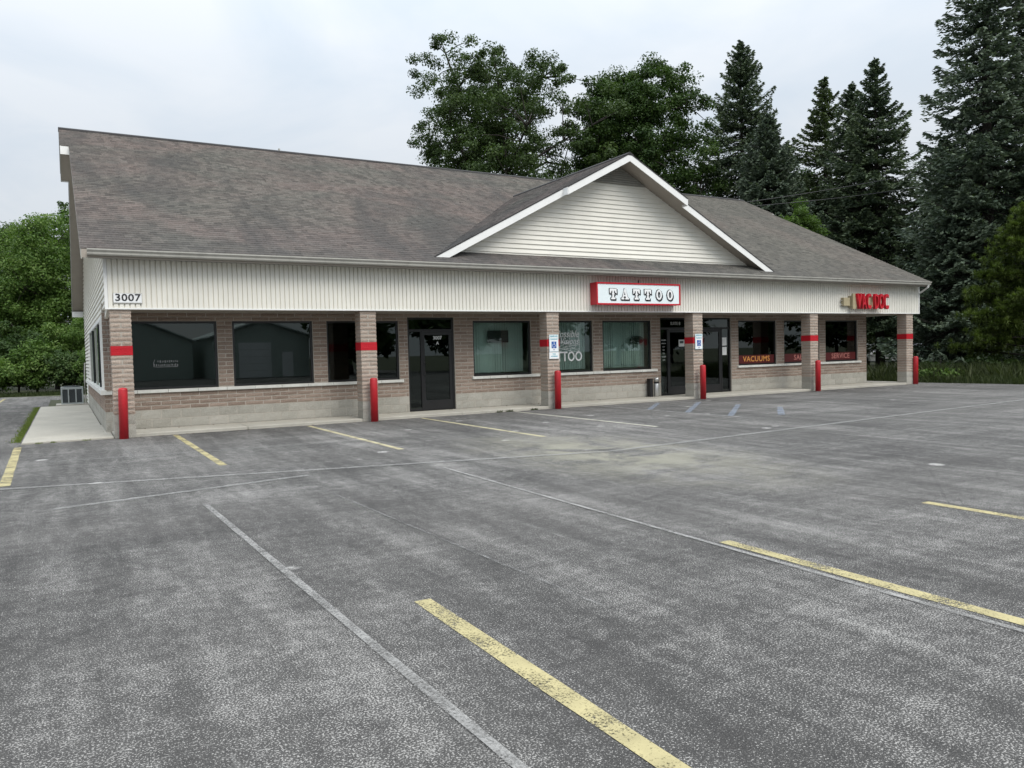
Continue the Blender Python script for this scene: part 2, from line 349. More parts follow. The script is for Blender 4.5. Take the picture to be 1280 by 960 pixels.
M['needle_pine'] = leaf_mat('pine_needles', (0.043, 0.067, 0.013), (0.092, 0.130, 0.030), (0.162, 0.199, 0.060), 0.3)
M['needle_pine2'] = leaf_mat('larch_needles', (0.024, 0.040, 0.014), (0.052, 0.078, 0.030), (0.100, 0.130, 0.055), 0.2)
M['dead_leaf'] = leaf_mat('dry_leaves', (0.05, 0.035, 0.02), (0.12, 0.085, 0.05), (0.24, 0.20, 0.13), 0.1)
M['lawn'] = leaf_mat('lawn_blades', (0.08, 0.12, 0.025), (0.15, 0.20, 0.045), (0.24, 0.28, 0.09), 0.3)
M['weed'] = leaf_mat('weed_leaves', (0.036, 0.048, 0.019), (0.068, 0.088, 0.036), (0.136, 0.152, 0.080), 0.3)
M['grass'] = leaf_mat('grass_blades', (0.025, 0.038, 0.013), (0.051, 0.071, 0.025), (0.095, 0.109, 0.048), 0.3)
M['bark'] = simple('bark', (0.036, 0.030, 0.025), 0.95, var=0.35, nscale=8, bumps=0.6, bscale=18)
m, nt, b, o = mat_new('rough_ground'); M['ground'] = m
v = tex_co(nt, kind='World')
nt.links.new(ramp_(nt, noise(nt, v, 0.6, 8, 0.7), [(0.3, (0.035, 0.032, 0.020)), (0.55, (0.055, 0.065, 0.025)), (0.75, (0.085, 0.090, 0.040))]), b.inputs['Base Color'])
b.inputs['Roughness'].default_value = 0.95
bump(nt, b, noise(nt, v, 6, 6), 0.6, 0.06)

# ================================================================== mesh helpers
def link(name, me, mat=None, parent=None, loc=None):
    o = bpy.data.objects.new(name, me)
    COL.objects.link(o)
    if mat is not None and me is not None and len(me.materials) == 0: me.materials.append(mat)
    if parent is not None: o.parent = parent
    if loc is not None: o.location = loc
    return o
def tag(o, label, cat, group=None):
    o['label'] = label; o['category'] = cat
    if group: o['group'] = group
    return o
def empty(name, loc=(0, 0, 0), rz=0, label=None, cat=None, group=None):
    o = bpy.data.objects.new(name, None); COL.objects.link(o); o.location = loc; o.rotation_euler = (0, 0, rz)
    o.empty_display_size = 0.2
    if label: tag(o, label, cat, group)
    return o
class MB:
    def __init__(s): s.v = []; s.f = []; s.mi = []
    def add(s, vs, fs, mi=0):
        k = len(s.v); s.v += [tuple(x) for x in vs]; s.f += [tuple(i+k for i in f) for f in fs]; s.mi += [mi]*len(fs); return s
    def box(s, x0, x1, y0, y1, z0, z1, mi=0):
        vs = [(x, y, z) for z in (z0, z1) for y in (y0, y1) for x in (x0, x1)]
        return s.add(vs, [(0, 2, 3, 1), (4, 5, 7, 6), (0, 1, 5, 4), (2, 6, 7, 3), (0, 4, 6, 2), (1, 3, 7, 5)], mi)
    def prism(s, poly, d, mi=0):
        """poly: list of 3-D points (planar), d: extrusion vector"""
        n = len(poly); d = Vector(d)
        vs = [Vector(p) for p in poly] + [Vector(p)+d for p in poly]
        fs = [tuple(range(n-1, -1, -1)), tuple(range(n, 2*n))] + [(i, (i+1) % n, n+(i+1) % n, n+i) for i in range(n)]
        return s.add(vs, fs, mi)
    def tube(s, pts, rad, n=8, mi=0, cap=True):
        pts = [Vector(p) for p in pts]; k0 = len(s.v); rings = []
        for i, p in enumerate(pts):
            t = (pts[min(i+1, len(pts)-1)] - pts[max(i-1, 0)]).normalized()
            a = t.cross(Vector((0, 0, 1)))
            if a.length < 1e-3: a = t.cross(Vector((1, 0, 0)))
            a.normalize(); bb = t.cross(a)
            r = rad[i] if isinstance(rad, (list, tuple)) else rad
            rings.append([p + (a*math.cos(2*math.pi*j/n) + bb*math.sin(2*math.pi*j/n))*r for j in range(n)])
        vs = [q for rg in rings for q in rg]
        fs = [(i*n+j, i*n+(j+1) % n, (i+1)*n+(j+1) % n, (i+1)*n+j) for i in range(len(pts)-1) for j in range(n)]
        if cap: fs += [tuple(range(n-1, -1, -1)), tuple((len(pts)-1)*n+j for j in range(n))]
        return s.add(vs, fs, mi)
    def lathe(s, prof, c=(0, 0, 0), n=20, mi=0):
        vs = [(c[0]+r*math.cos(2*math.pi*j/n), c[1]+r*math.sin(2*math.pi*j/n), c[2]+z) for r, z in prof for j in range(n)]
        fs = [(i*n+j, i*n+(j+1) % n, (i+1)*n+(j+1) % n, (i+1)*n+j) for i in range(len(prof)-1) for j in range(n)]
        fs += [tuple(range(n-1, -1, -1)), tuple((len(prof)-1)*n+j for j in range(n))]
        return s.add(vs, fs, mi)
    def mesh(s, name, mats, smooth=False, bevel=0):
        me = bpy.data.meshes.new(name); me.from_pydata(s.v, [], s.f)
        mats = mats if isinstance(mats, (list, tuple)) else [mats]
        for m in mats: me.materials.append(m)
        if len(mats) > 1: me.polygons.foreach_set('material_index', s.mi)
        if smooth: me.polygons.foreach_set('use_smooth', [True]*len(me.polygons))
        me.update()
        return me
    def obj(s, name, mats, parent=None, smooth=False, bevel=0, loc=None):
        o = link(name, s.mesh(name, mats, smooth), None, parent, loc)
        if bevel:
            md = o.modifiers.new('bevel', 'BEVEL'); md.width = bevel; md.segments = 2; md.limit_method = 'ANGLE'
        return o
def np_mesh(name, V, F, mat, tint=None):
    me = bpy.data.meshes.new(name)
    V = np.ascontiguousarray(V, dtype=np.float32); F = np.ascontiguousarray(F, dtype=np.int32)
    k = F.shape[1]
    me.vertices.add(len(V)); me.vertices.foreach_set('co', V.ravel())
    me.loops.add(F.size); me.loops.foreach_set('vertex_index', F.ravel())
    me.polygons.add(len(F)); me.polygons.foreach_set('loop_start', np.arange(0, F.size, k, dtype=np.int32))
    me.update(calc_edges=True)
    if tint is not None:
        a = me.attributes.new('tint', 'FLOAT', 'FACE'); a.data.foreach_set('value', np.ascontiguousarray(tint, dtype=np.float32))
    me.materials.append(mat); me.validate()
    return me

def text_mesh(txt, size, mat, extrude=0.0, offset=0.0, sx=1.0, shear=0.0, align='CENTER', spacing=1.0):
    cu = bpy.data.curves.new('txt', 'FONT'); cu.body = txt; cu.size = size; cu.extrude = extrude; cu.offset = offset
    cu.align_x = align; cu.align_y = 'CENTER'; cu.shear = shear; cu.resolution_u = 3; cu.space_character = spacing
    t = bpy.data.objects.new('txt', cu); COL.objects.link(t)
    dg = bpy.context.evaluated_depsgraph_get(); dg.update()
    me = bpy.data.meshes.new_from_object(t.evaluated_get(dg))
    bpy.data.objects.remove(t, do_unlink=True); bpy.data.curves.remove(cu)
    for v in me.vertices:                    # text plane XY -> facade XZ, facing -Y
        x, y, z = v.co; v.co = (x*sx, -z, y)
    me.materials.clear(); me.materials.append(mat); me.name = 'lettering'
    return me

# ================================================================== setting
def sheet(name, x0, x1, y0, y1, z, mat, nx=1, ny=1, parent=None):
    vs = [(x0+(x1-x0)*i/nx, y0+(y1-y0)*j/ny, z) for j in range(ny+1) for i in range(nx+1)]
    fs = [(j*(nx+1)+i, j*(nx+1)+i+1, (j+1)*(nx+1)+i+1, (j+1)*(nx+1)+i) for j in range(ny) for i in range(nx)]
    return MB().add(vs, fs).obj(name, mat, parent)
ground = sheet('ground', -900, 900, -900, 900, -0.012, M['ground']); ground['kind'] = 'structure'
lot = MB().add([(-70, -75, 0), (29.2, -75, 0), (28.6, -6, 0), (27.9, 1.0, 0), (27.6, 3, 0), (-1.4, 3, 0), (-1.4, 21, 0), (0.5, 21, 0), (0.5, 25.0, 0), (-3.6, 26.6, 0), (-70, 27.5, 0)],
               [tuple(range(11))]).obj('parking_lot', M['asphalt']); lot['kind'] = 'structure'
def stripe(name, p0, p1, w, mat, z=0.004):
    p0, p1 = Vector((*p0, z)), Vector((*p1, z)); d = (p1-p0).normalized(); n = Vector((-d.y, d.x, 0))*w/2
    L = (p1-p0).length; k = max(1, int(L/0.5)); rnd = random.Random(int(p0.x*100+p0.y*7))
    vs = []
    for i in range(k+1):
        c = p0 + (p1-p0)*i/k; j = rnd.uniform(0.9, 1.1)
        vs += [c-n*j, c+n*j]
    o = MB().add(vs, [(2*i, 2*i+2, 2*i+3, 2*i+1) for i in range(k)]).obj(name, mat, lot)
    return o
for x, mt in ((1.13, 'yellow'), (3.94, 'yellow_pale'), (6.74, 'yellow_pale'), (9.41, 'cream')):
    stripe('painted_line', (x, -0.14), (x+0.01, -5.78), 0.105, M[mt])
stripe('painted_line', (-1.655, -0.55), (-1.57, -5.95), 0.125, M['yellow'])
stripe('painted_line', (-3.25, 20.6), (-3.25, 24.8), 0.11, M['yellow'])
for x in (1.07, 3.70, 6.38, 9.1, -1.65):
    stripe('painted_line', (x, -13.30), (x-0.02, -18.8), 0.115, M['yellow'])
for a, bb_, w, mt in (((0.42, -8.95), (0.585, -15.6), 0.055, 'faint'), ((3.62, -8.1), (3.52, -18), 0.045, 'faint'), ((-1.5, -3.45), (5.2, -4.25), 0.06, 'seam'),
                      ((-1.7, -6.2), (6.4, -8.25), 0.13, 'seam'), ((6.4, -8.25), (21, -6.95), 0.14, 'seam'), ((-1.0, -8.2), (1.9, -7.6), 0.12, 'seam'), ((0.02, -1.4), (0.1, -4.3), 0.05, 'fainter'),
                      ((12.1, -0.2), (12.1, -5.75), 0.10, 'faint'), ((14.95, -0.3), (14.95, -5.75), 0.09, 'fainter'), ((17.7, -0.3), (17.7, -5.7), 0.1, 'fainter'), ((20.4, -0.3), (20.4, -5.7), 0.1, 'fainter'),
                      ((1.75, -8.9), (1.95, -14.2), 0.03, 'fainter'), ((10.4, -9.2), (15, -9.6), 0.06, 'fainter'), ((7.3, -9.2), (11.5, -10.4), 0.05, 'fainter')):
    stripe('faded_line', a, bb_, w, M[mt], 0.008)
for a, bb_ in (((13.9, -0.6), (12.15, -2.3)), ((14.9, -1.2), (12.15, -3.7)), ((14.9, -2.7), (12.15, -5.1)), ((14.9, -4.1), (13.1, -5.72))):
    stripe('access_hatch_line', a, bb_, 0.14, M['bluepaint'], 0.012)

# pavement: slabs
SW = 0.07
walk = empty('sidewalk'); walk['kind'] = 'structure'
def slab(x0, x1, y0, y1, par, h=SW):
    r = 0.012
    mb = MB()
    vs = [(x0, y0, -0.05), (x1, y0, -0.05), (x1, y1, -0.05), (x0, y1, -0.05), (x0, y0, h-r), (x1, y0, h-r), (x1, y1, h-r), (x0, y1, h-r),
          (x0+r, y0+r, h), (x1-r, y0+r, h), (x1-r, y1-r, h), (x0+r, y1-r, h)]
    mb.add(vs, [(0, 1, 5, 4), (1, 2, 6, 5), (2, 3, 7, 6), (3, 0, 4, 7), (4, 5, 9, 8), (5, 6, 10, 9), (6, 7, 11, 10), (7, 4, 8, 11), (8, 9, 10, 11)])
    return mb.obj('slab', M['concrete'], par)
xs = [0.0, 2.64, 5.29, 7.93, 10.58, 13.2, 15.86, 18.5, 21.16, 23.8, 27.1]
for a, c_ in zip(xs[:-1], xs[1:]): slab(a+0.006, c_-0.006, 0.01, 1.19, walk)
slab(25.85, 27.1, 1.205, 6, walk); slab(25.85, 27.1, 6.01, 12, walk)
for y0, y1 in ((0.01, 3.6), (3.612, 7.2), (7.212, 10.9), (10.912, 14.6)): slab(-1.62, -0.012 if y0 < 1 else -0.112, y0, min(y1, 99), walk, 0.035 if y0 > 1 else 0.04)
slab(-1.15, -0.112, 14.75, 15.95, walk, 0.07)

# ================================================================== the building
bld = empty('strip_mall', (0, 0, 0), 0, 'long single storey shop building with brick pillars, white fascia and brown shingle roof', 'building')
X0, X1, YW, YR = -0.10, 25.79, 1.2, 18.0
H = 2.64
# ---- openings (x0, x1, z0, z1)
WIN = [(0.36, 2.26), (2.60, 4.49), (4.84, 6.74), (8.91, 10.77), (11.1, 12.94), (13.31, 15.2), (19.0, 20.85), (21.24, 23.1), (23.44, 25.27)]
DOORS = [(6.99, 8.34), (15.57, 16.9), (17.15, 18.66)]
ZS, ZSB, ZH, ZD = 0.93, 0.853, 2.456, 2.55
SILLS = [(X0+0.01, 6.84), (8.85, 11.02), (11.03, 15.4), (18.93, 23.05), (23.06, 25.42)]
openings = [(a, c_, ZS, ZH) for a, c_ in WIN] + [(a, c_, 0.0, ZD) for a, c_ in DOORS]

front = MB()
def wall_pieces(z0, z1):
    iv = [(X0+0.012, X1-0.012)]
    for a, c_, oz0, oz1 in openings:
        if oz0 < z1-1e-4 and oz1 > z0+1e-4:
            nv = []
            for p, q in iv:
                if c_ <= p or a >= q: nv.append((p, q)); continue
                if a > p: nv.append((p, a))
                if c_ < q: nv.append((c_, q))
            iv = nv
    return [(p, q) for p, q in iv if q-p > 0.01]
for z0, z1 in ((0.0, ZS), (ZS, ZH), (ZH, ZD), (ZD, 2.85)):
    for p, q in wall_pieces(z0, z1): front.box(p, q, YW+0.009, YW+0.2, z0, z1)
front_wall = front.obj('front_wall', M['mortar'], bld)

# ---- brick and block meshes, cached by size; split front faces
_cache = {}
def brick_mesh(L, Hh, D, mat, rough, seed, sides='f'):
    key = (round(L, 2), round(Hh, 3), round(D, 2), mat.name, seed, sides)
    if key in _cache: return _cache[key]
    r = random.Random(hash((key[0], key[1], seed)) & 0xffff)
    nx, nz = 4, 3
    j = 0.005
    x = [(-L/2+j/2) + (L-j)*i/(nx-1) for i in range(nx)]; z = [-Hh/2+j/2 + (Hh-j)*k/(nz-1) for k in range(nz)]
    vs = []
    for k in range(nz):
        for i in range(nx):
            edge = i in (0, nx-1) or k in (0, nz-1)
            vs.append((x[i]+(0 if edge else r.uniform(-.02, .02)), -D/2 + (rough*0.35 + r.uniform(0, rough*0.4) if edge else r.uniform(-rough, rough*0.2)), z[k]))
    fs = [(k*nx+i, k*nx+i+1, (k+1)*nx+i+1, (k+1)*nx+i) for k in range(nz-1) for i in range(nx-1)]
    n = len(vs)
    vs += [(x[0], D/2, z[0]), (x[-1], D/2, z[0]), (x[-1], D/2, z[-1]), (x[0], D/2, z[-1])]
    top = [(nz-1)*nx+i for i in range(nx)]; bot = list(range(nx))
    fs += [tuple(top + [n+2, n+3]), tuple(bot[::-1] + [n, n+1]), tuple([k*nx for k in range(nz)][::-1] + [n+3, n][::1])[::-1], tuple([k*nx+nx-1 for k in range(nz)] + [n+2, n+1])[::-1], (n+1, n, n+3, n+2)]
    me = bpy.data.meshes.new('brick'); me.from_pydata(vs, [], fs)
    me.materials.append(mat); me.update()
    _cache[key] = me
    return me
pieces = []      # (name, mesh, location, parent)
rb = random.Random(3)
def lay(x0, x1, z0, hh, odd, blocked, mat, parent, name, rough, unit=0.406):
    k = math.floor(x0/unit)-1
    edges = [x0]
    while True:
        e = k*unit + (unit/2 if odd else 0); k += 1
        if e <= x0+0.05: continue
        if e >= x1-0.05: break
        edges.append(e)
    edges.append(x1)
    for a, c_ in zip(edges[:-1], edges[1:]):
        L = c_-a-0.013
        pieces.append((name, brick_mesh(L, hh-0.013, 0.1, mat, rough, rb.randint(0, 3)), ((a+c_)/2, YW+0.05, z0+hh/2), parent))
BH = (ZSB-0.476)/4
courses = [(0.07, 0.203, 'g'), (0.273, 0.203, 'g')] + [(0.476+BH*i, BH, 'b') for i in range(23)]
for ci, (z0, hh, kd) in enumerate(courses):
    zz0, zz1 = z0, z0+hh
    iv = [(X0, X1)]
    for a, c_, oz0, oz1 in [(a, c_, ZSB, ZH) for a, c_ in WIN] + [(a, c_, 0, ZD) for a, c_ in DOORS]:
        if oz0 < zz1-0.02 and oz1 > zz0+0.02:
            nv = []
            for p, q in iv:
                if c_ <= p or a >= q: nv.append((p, q)); continue
                if a > p: nv.append((p, a))
                if c_ < q: nv.append((c_, q))
            iv = nv
    for p, q in iv:
        if q-p < 0.05: continue
        # leave room for the sill stones
        if zz0 < ZS-0.02 and zz1 > ZSB+0.02:
            sub = [(p, q)]
            for a, c_ in SILLS:
                nv = []
                for pp, qq in sub:
                    if c_ <= pp or a >= qq: nv.append((pp, qq)); continue
                    if a > pp: nv.append((pp, a))
                    if c_ < qq: nv.append((c_, qq))
                sub = nv
        else: sub = [(p, q)]
        for pp, qq in sub:
            if qq-pp < 0.05: continue
            if kd == 'g': lay(pp, qq, z0, hh, ci % 2, None, M['block'], front_wall, 'block', 0.006)
            else: lay(pp, qq, z0, hh, ci % 2, None, M['brick'], front_wall, 'brick', 0.007)

# ---- pillars
PX = [0.0, 5.293, 10.5425, 15.828, 21.1275, 26.443]
PW, PD = 0.408, 0.39
def pillar_piece(L, Hh, D, mat, seed, rough):
    key = ('p', round(L, 2), round(Hh, 3), mat.name, seed)
    if key in _cache: return _cache[key]
    r = random.Random(hash(key[1:3]) + seed)
    mb = MB(); nu = 4; nz = 3
    per = []
    hx, hy = L/2-0.003, D/2-0.003
    def side(p, q):
        return [(p[0]+(q[0]-p[0])*i/3, p[1]+(q[1]-p[1])*i/3) for i in range(3)]
    ring = side((-hx, -hy), (hx, -hy)) + side((hx, -hy), (hx, hy)) + side((hx, hy), (-hx, hy)) + side((-hx, hy), (-hx, -hy))
    n = len(ring); vs = []
    for k in range(nz):
        for i, (x, y) in enumerate(ring):
            edge = k in (0, nz-1)
            f = 1 - (rough*r.uniform(0.8, 1.6)/0.2 if edge else -rough*r.uniform(0.0, 1.0)/0.2)
            if i % 3 == 0 and not edge: f = 1 - rough*0.3/0.2
            fx_, fy_ = 1-(1-f)*0.2/max(hx, 0.05), 1-(1-f)*0.2/hy
            vs.append((x*fx_, y*fy_, -Hh/2+0.003+(Hh-0.006)*k/(nz-1)))
    fs = [(k*n+i, k*n+(i+1) % n, (k+1)*n+(i+1) % n, (k+1)*n+i) for k in range(nz-1) for i in range(n)]
    fs += [tuple(range(n-1, -1, -1)), tuple((nz-1)*n+i for i in range(n))]
    mb.add(vs, fs)
    me = mb.mesh('brick', mat); _cache[key] = me
    return me
for pi_, px in enumerate(PX):
    core = MB().box(px+0.015, px+PW-0.015, 0.015, PD-0.015, -0.05, H+0.03).obj('pillar', M['mortar'], bld)
    cx, cy = px+PW/2, PD/2
    MB().box(px+0.004, px+PW-0.004, 0.004, PD-0.004, 0.476+BH*13-0.002, 0.476+BH*15+0.002).obj('red_band', M['redbrick'], core)
    zl = [(0.0, 0.273, 'g'), (0.273, 0.203, 'g')] + [(0.476+BH*i, BH, 'r' if i in (13, 14) else 'b') for i in range(23)]
    for k, (z0, hh, kd) in enumerate(zl):
        if z0 + hh > H+0.01: hh = H-z0
        if hh < 0.03: continue
        mt = {'g': M['block'], 'b': M['brick_pillar'], 'r': M['redbrick']}[kd]; nm = 'block' if kd == 'g' else 'brick'
        rg = {'g': 0.004, 'b': 0.0048, 'r': 0.003}[kd]
        if k % 2 == 0:
            pieces.append((nm, pillar_piece(PW, hh-0.014, PD, mt, rb.randint(0, 3), rg), (cx, cy, z0+hh/2), core))
        else:
            for s in (-1, 1):
                pieces.append((nm, pillar_piece(PW/2-0.012, hh-0.014, PD, mt, rb.randint(0, 3), rg), (cx+s*(PW/4+0.004), cy, z0+hh/2), core))

# left wainscot on the side wall
side_wall = MB().box(X0+0.012, X0+0.15, YW+0.2, 14.5, -0.02, ZSB).box(X0+0.04, X0+0.15, 14.5, YR, -0.02, 8.0 if False else 3.0).obj('side_wall', M['mortar'], bld)
for ci, (z0, hh, kd) in enumerate(courses):
    if z0+hh > ZSB+0.01: break
    if ci == 0: z0, hh = 0.0, 0.273
    y = YW; odd = ci % 2
    first = True
    while y < 14.5:
        L = 0.203 if (first and odd) else 0.406
        first = False
        L = min(L, 14.5-y)
        pieces.append(('block_side' if kd == 'g' else 'brick_side', brick_mesh(L-0.009, hh-0.008, 0.1, M['block'] if kd == 'g' else M['brick'], 0.006, rb.randint(0, 3)), (X0+0.05, y+L/2, z0+hh/2), side_wall))
        y += L

# 300 nearest bricks (and all nearer blocks) as single objects, the rest joined
def dist(p): return (Vector(p[2])-CAM).length
for base in ('brick', 'block'):
    grp = sorted([p for p in pieces if p[0].startswith(base)], key=dist)
    single, rest = grp[:300], grp[300:]
    for nm, me, loc, par in single:
        o = link(base, me, None, par, loc)
        if nm.endswith('_side'): o.rotation_euler = (0, 0, -math.pi/2)
    bypar = {}
    for p in rest: bypar.setdefault(p[3].name, []).append(p)
    for pn, lst in bypar.items():
        mats = []; mb = MB(); tint = []
        for nm, me, loc, par in lst:
            mt = me.materials[0]
            if mt not in mats: mats.append(mt)
            rot = nm.endswith('_side')
            vs = [((loc[0]+v.co.y, loc[1]-v.co.x, loc[2]+v.co.z) if rot else (loc[0]+v.co.x, loc[1]+v.co.y, loc[2]+v.co.z)) for v in me.vertices]
            mb.add(vs, [tuple(f.vertices) for f in me.polygons], mats.index(mt)); t = random.random(); tint += [t]*len(me.polygons)
        o = mb.obj('brick_courses' if base == 'brick' else 'block_courses', mats, lst[0][3])
        a = o.data.attributes.new('tint', 'FLOAT', 'FACE'); a.data.foreach_set('value', tint)
        o['kind'] = 'stuff'

# sill stones
for a, c_ in SILLS:
    n = max(1, round((c_-a)/0.61)); w = (c_-a)/n
    for i in range(n):
        MB().box(a+i*w+0.003, a+(i+1)*w-0.003, YW-0.055, YW+0.10, ZSB+0.004, ZS-0.004).obj('sill_stone', M['sill'], front_wall, bevel=0.006)
n = 15; w = (14.5-(YW-0.055))/n
for i in range(n):
    MB().box(X0-0.075, X0+0.04, YW-0.055+i*w+0.003, YW-0.055+(i+1)*w-0.003, ZSB+0.004, ZS+0.03).obj('sill_stone', M['sill'], side_wall, bevel=0.006)

# ---- windows in the front wall
def window(a, c_, gl, z0=ZS, z1=ZH, mull=()):
    t = 0.05
    w = MB()
    y0, y1 = YW+0.045, YW+0.115
    w.box(a+0.002, c_-0.002, y0, y1, z0+0.002, z0+t).box(a+0.002, c_-0.002, y0, y1, z1-t, z1-0.002)
    w.box(a+0.002, a+t, y0+0.002, y1-0.002, z0+t, z1-t).box(c_-t, c_-0.002, y0+0.002, y1-0.002, z0+t, z1-t)
    fr = w.obj('window', M['black_alu'], bld)
    MB().box(a+t-0.004, c_-t+0.004, YW+0.078, YW+0.086, z0+t-0.004, z1-t+0.004).obj('pane', M[gl], fr)
    return fr
gls = ['glass', 'glass', 'glass', 'glass_clear', 'glass_clear', 'glass_clear', 'glass_dark', 'glass_dark', 'glass_dark']
wobj = [window(a, c_, g_) for (a, c_), g_ in zip(WIN, gls)]

# ---- doors
def door(a, c_, leaf, side, gl='glass'):
    t = 0.055; y0, y1 = YW+0.05, YW+0.13
    mb = MB()
    mb.box(a+0.002, a+t, y0, y1, SW, ZD-0.002).box(c_-t, c_-0.002, y0, y1, SW, ZD-0.002)
    mb.box(a+t, c_-t, y0+0.002, y1-0.002, ZD-t, ZD-0.003).box(a+t, c_-t, y0+0.002, y1-0.002, 2.17, 2.235)
    l0, l1 = leaf
    m0 = l0-0.03 if l0 > a+0.1 else l1
    mb.box(m0, m0+0.05, y0+0.004, y1-0.004, SW, 2.17)
    s0, s1 = side
    mb.box(s0, s1, y0+0.006, y1-0.006, SW, SW+0.06)
    d = mb.obj('door', M['black_alu'], bld)
    lf = MB(); st = 0.085
    lf.box(l0+0.022, l0+st, y0+0.01, y1-0.02, SW+0.01, 2.165).box(l1-st, l1-0.004, y0+0.01, y1-0.02, SW+0.01, 2.165)
    lf.box(l0+st, l1-st, y0+0.012, y1-0.022, SW+0.01, SW+0.27).box(l0+st, l1-st, y0+0.012, y1-0.022, 2.08, 2.165)
    lfo = lf.obj('door_leaf', M['black_alu'], d)
    MB().box(l0+st-0.004, l1-st+0.004, y0+0.03, y0+0.037, SW+0.266, 2.084).obj('pane', M[gl], d)
    MB().box(s0+0.003, s1-0.003, y0+0.032, y0+0.039, SW+0.06, 2.172).obj('side_light', M[gl], d)
    MB().box(a+t-0.003, c_-t+0.003, y0+0.034, y0+0.041, 2.232, ZD-t+0.003).obj('transom_pane', M['glass'], d)
    hx = l0+0.075 if side[0] < l0 else l1-0.075
    hx = l0+0.06
    hd = MB().tube([(hx, y0+0.012, 1.02), (hx, y0-0.05, 1.02), (hx, y0-0.05, 1.36), (hx, y0+0.012, 1.36)], 0.012, 8).obj('handle', M['black_alu'], d)
    MB().box(l0+0.03, l1-0.02, y0-0.035, y0-0.012, 1.115, 1.15).box(l0+0.035, l0+0.075, y0-0.012, y0+0.012, 1.117, 1.148).box(l1-0.07, l1-0.03, y0-0.012, y0+0.012, 1.117, 1.148).obj('push_bar', M['black_alu'], d) if False else None
    return d
d1 = door(6.99, 8.34, (7.40, 8.285), (7.045, 7.37))
d2 = door(15.57, 16.9, (15.93, 16.845), (15.625, 15.90), 'glass')
d3 = door(17.15, 18.66, (17.23, 18.24), (18.29, 18.605), 'glass')

# ---- interior shell (dark rooms behind the glass)
MB().box(X0+0.15, X1-0.2, YW+0.21, 9.0, 0.0, 0.06).obj('floor', M['carpet'], bld)
MB().box(X0+0.15, X1-0.2, 9.0, 9.1, 0.06, 2.75).obj('back_wall', M['plaster'], bld)
for x in (8.6, 17.0): MB().box(x, x+0.1, YW+0.21, 9.0, 0.06, 2.75).obj('partition', M['plaster'], bld)
MB().box(X0+0.15, X1-0.2, YW+0.21, 9.1, 2.75, 2.8).obj('ceiling', M['plaster'], bld)
MB().box(X1-0.19, X1, YW+0.2, YR, -0.02, 3.0).obj('end_wall', M['brick'], bld)
MB().box(X0+0.15, X1, YR-0.2, YR, -0.02, 3.7).obj('rear_wall', M['white'], bld)

# ---- porch: soffit, ribbed fascia
MB().box(0.03, 27.15, 0.06, YW+0.01, H+0.012, H+0.05).obj('porch_soffit', M['taupe'], bld)
fx0, fx1, ft = -0.072, 27.2, 3.66
rib = MB(); pitch = 0.1016
rib.box(fx0+0.06, fx1-0.06, 0.0, 0.04, H+0.03, ft)
x = fx0+0.06
while x < fx1-0.08:
    w = min(pitch-0.015, fx1-0.062-x)
    rib.add([(x, 0, H+0.03), (x+0.006, -0.030, H+0.03), (x+w-0.006, -0.030, H+0.03), (x+w, 0, H+0.03), (x, 0, ft), (x+0.006, -0.030, ft), (x+w-0.006, -0.030, ft), (x+w, 0, ft)],
            [(0, 1, 5, 4), (1, 2, 6, 5), (2, 3, 7, 6), (0, 3, 2, 1)])
    x += pitch
fascia = rib.obj('fascia', M['white'], bld)
MB().box(fx0, fx0+0.06, -0.036, 0.06, H, ft).obj('corner_trim', M['trim'], fascia)
MB().box(fx1-0.06, fx1, -0.036, 0.06, H, ft).obj('corner_trim', M['trim'], fascia)
MB().box(fx0+0.06, fx1-0.06, -0.038, 0.06, H, H+0.03).obj('bottom_trim', M['trim'], fascia)
# porch end panels above the pillars
MB().box(27.02, 27.19, 0.07, YR, H, 3.72).obj('end_panel', M['white'], bld)

# ---- left side siding, each lap board its own piece
SB = 0.128
def yrange(z):      # gable: main roof underside
    lo = (z-3.62)/0.5-0.45
    return max(0.0, lo), 18.0-max(0.0, lo)
def lapboard(y0a, y1a, y0b, y1b, z0, z1, par):
    xa, xb = X0+0.020, X0+0.052
    vs = [(xa, y0a, z0), (xa, y1a, z0), (xb, y1b, z1), (xb, y0b, z1), (xb+0.03, y0a, z0), (xb+0.03, y1a, z0), (xb+0.03, y1b, z1), (xb+0.03, y0b, z1)]
    MB().add(vs, [(0, 3, 2, 1), (0, 1, 5, 4), (4, 5, 6, 7), (0, 4, 7, 3), (1, 2, 6, 5), (2, 3, 7, 6)]).obj('siding_board', M['white'], par)
ssid = MB().prism([(X0+0.07, 1.2, 2.5), (X0+0.07, 0.02, 2.66), (X0+0.07, 0.02, 3.72), (X0+0.07, 9.0, 8.2), (X0+0.07, 17.98, 3.72), (X0+0.07, 17.98, 0.0), (X0+0.07, 14.5, 0.0), (X0+0.07, 14.5, ZS), (X0+0.07, 10.62, ZS), (X0+0.07, 10.62, 2.5)], (0.06, 0, 0)).obj('gable_wall', M['white'], bld)
SWIN = (1.62, 10.6, ZS+0.03, 2.5)
zb = 0.0
while zb < 8.15:
    z1 = zb+SB
    if zb < ZS-0.01:
        lapboard(14.52, 18, 14.52, 18, zb, z1, ssid)
    else:
        la, ha = yrange(zb); lb, hb = yrange(min(z1, 8.15))
        if zb < 2.6:
            la = lb = 1.21 if zb > 2.44 else 1.21
            if zb < 2.44:
                lapboard(1.21, 1.56, 1.21, 1.56, zb, z1, ssid); lapboard(10.68, 18, 10.68, 18, zb, z1, ssid)
            else: lapboard(la, 18, la, 18, zb, z1, ssid)
        elif hb-lb > 0.05: lapboard(la, ha, lb, hb, zb, z1, ssid)
    zb = z1
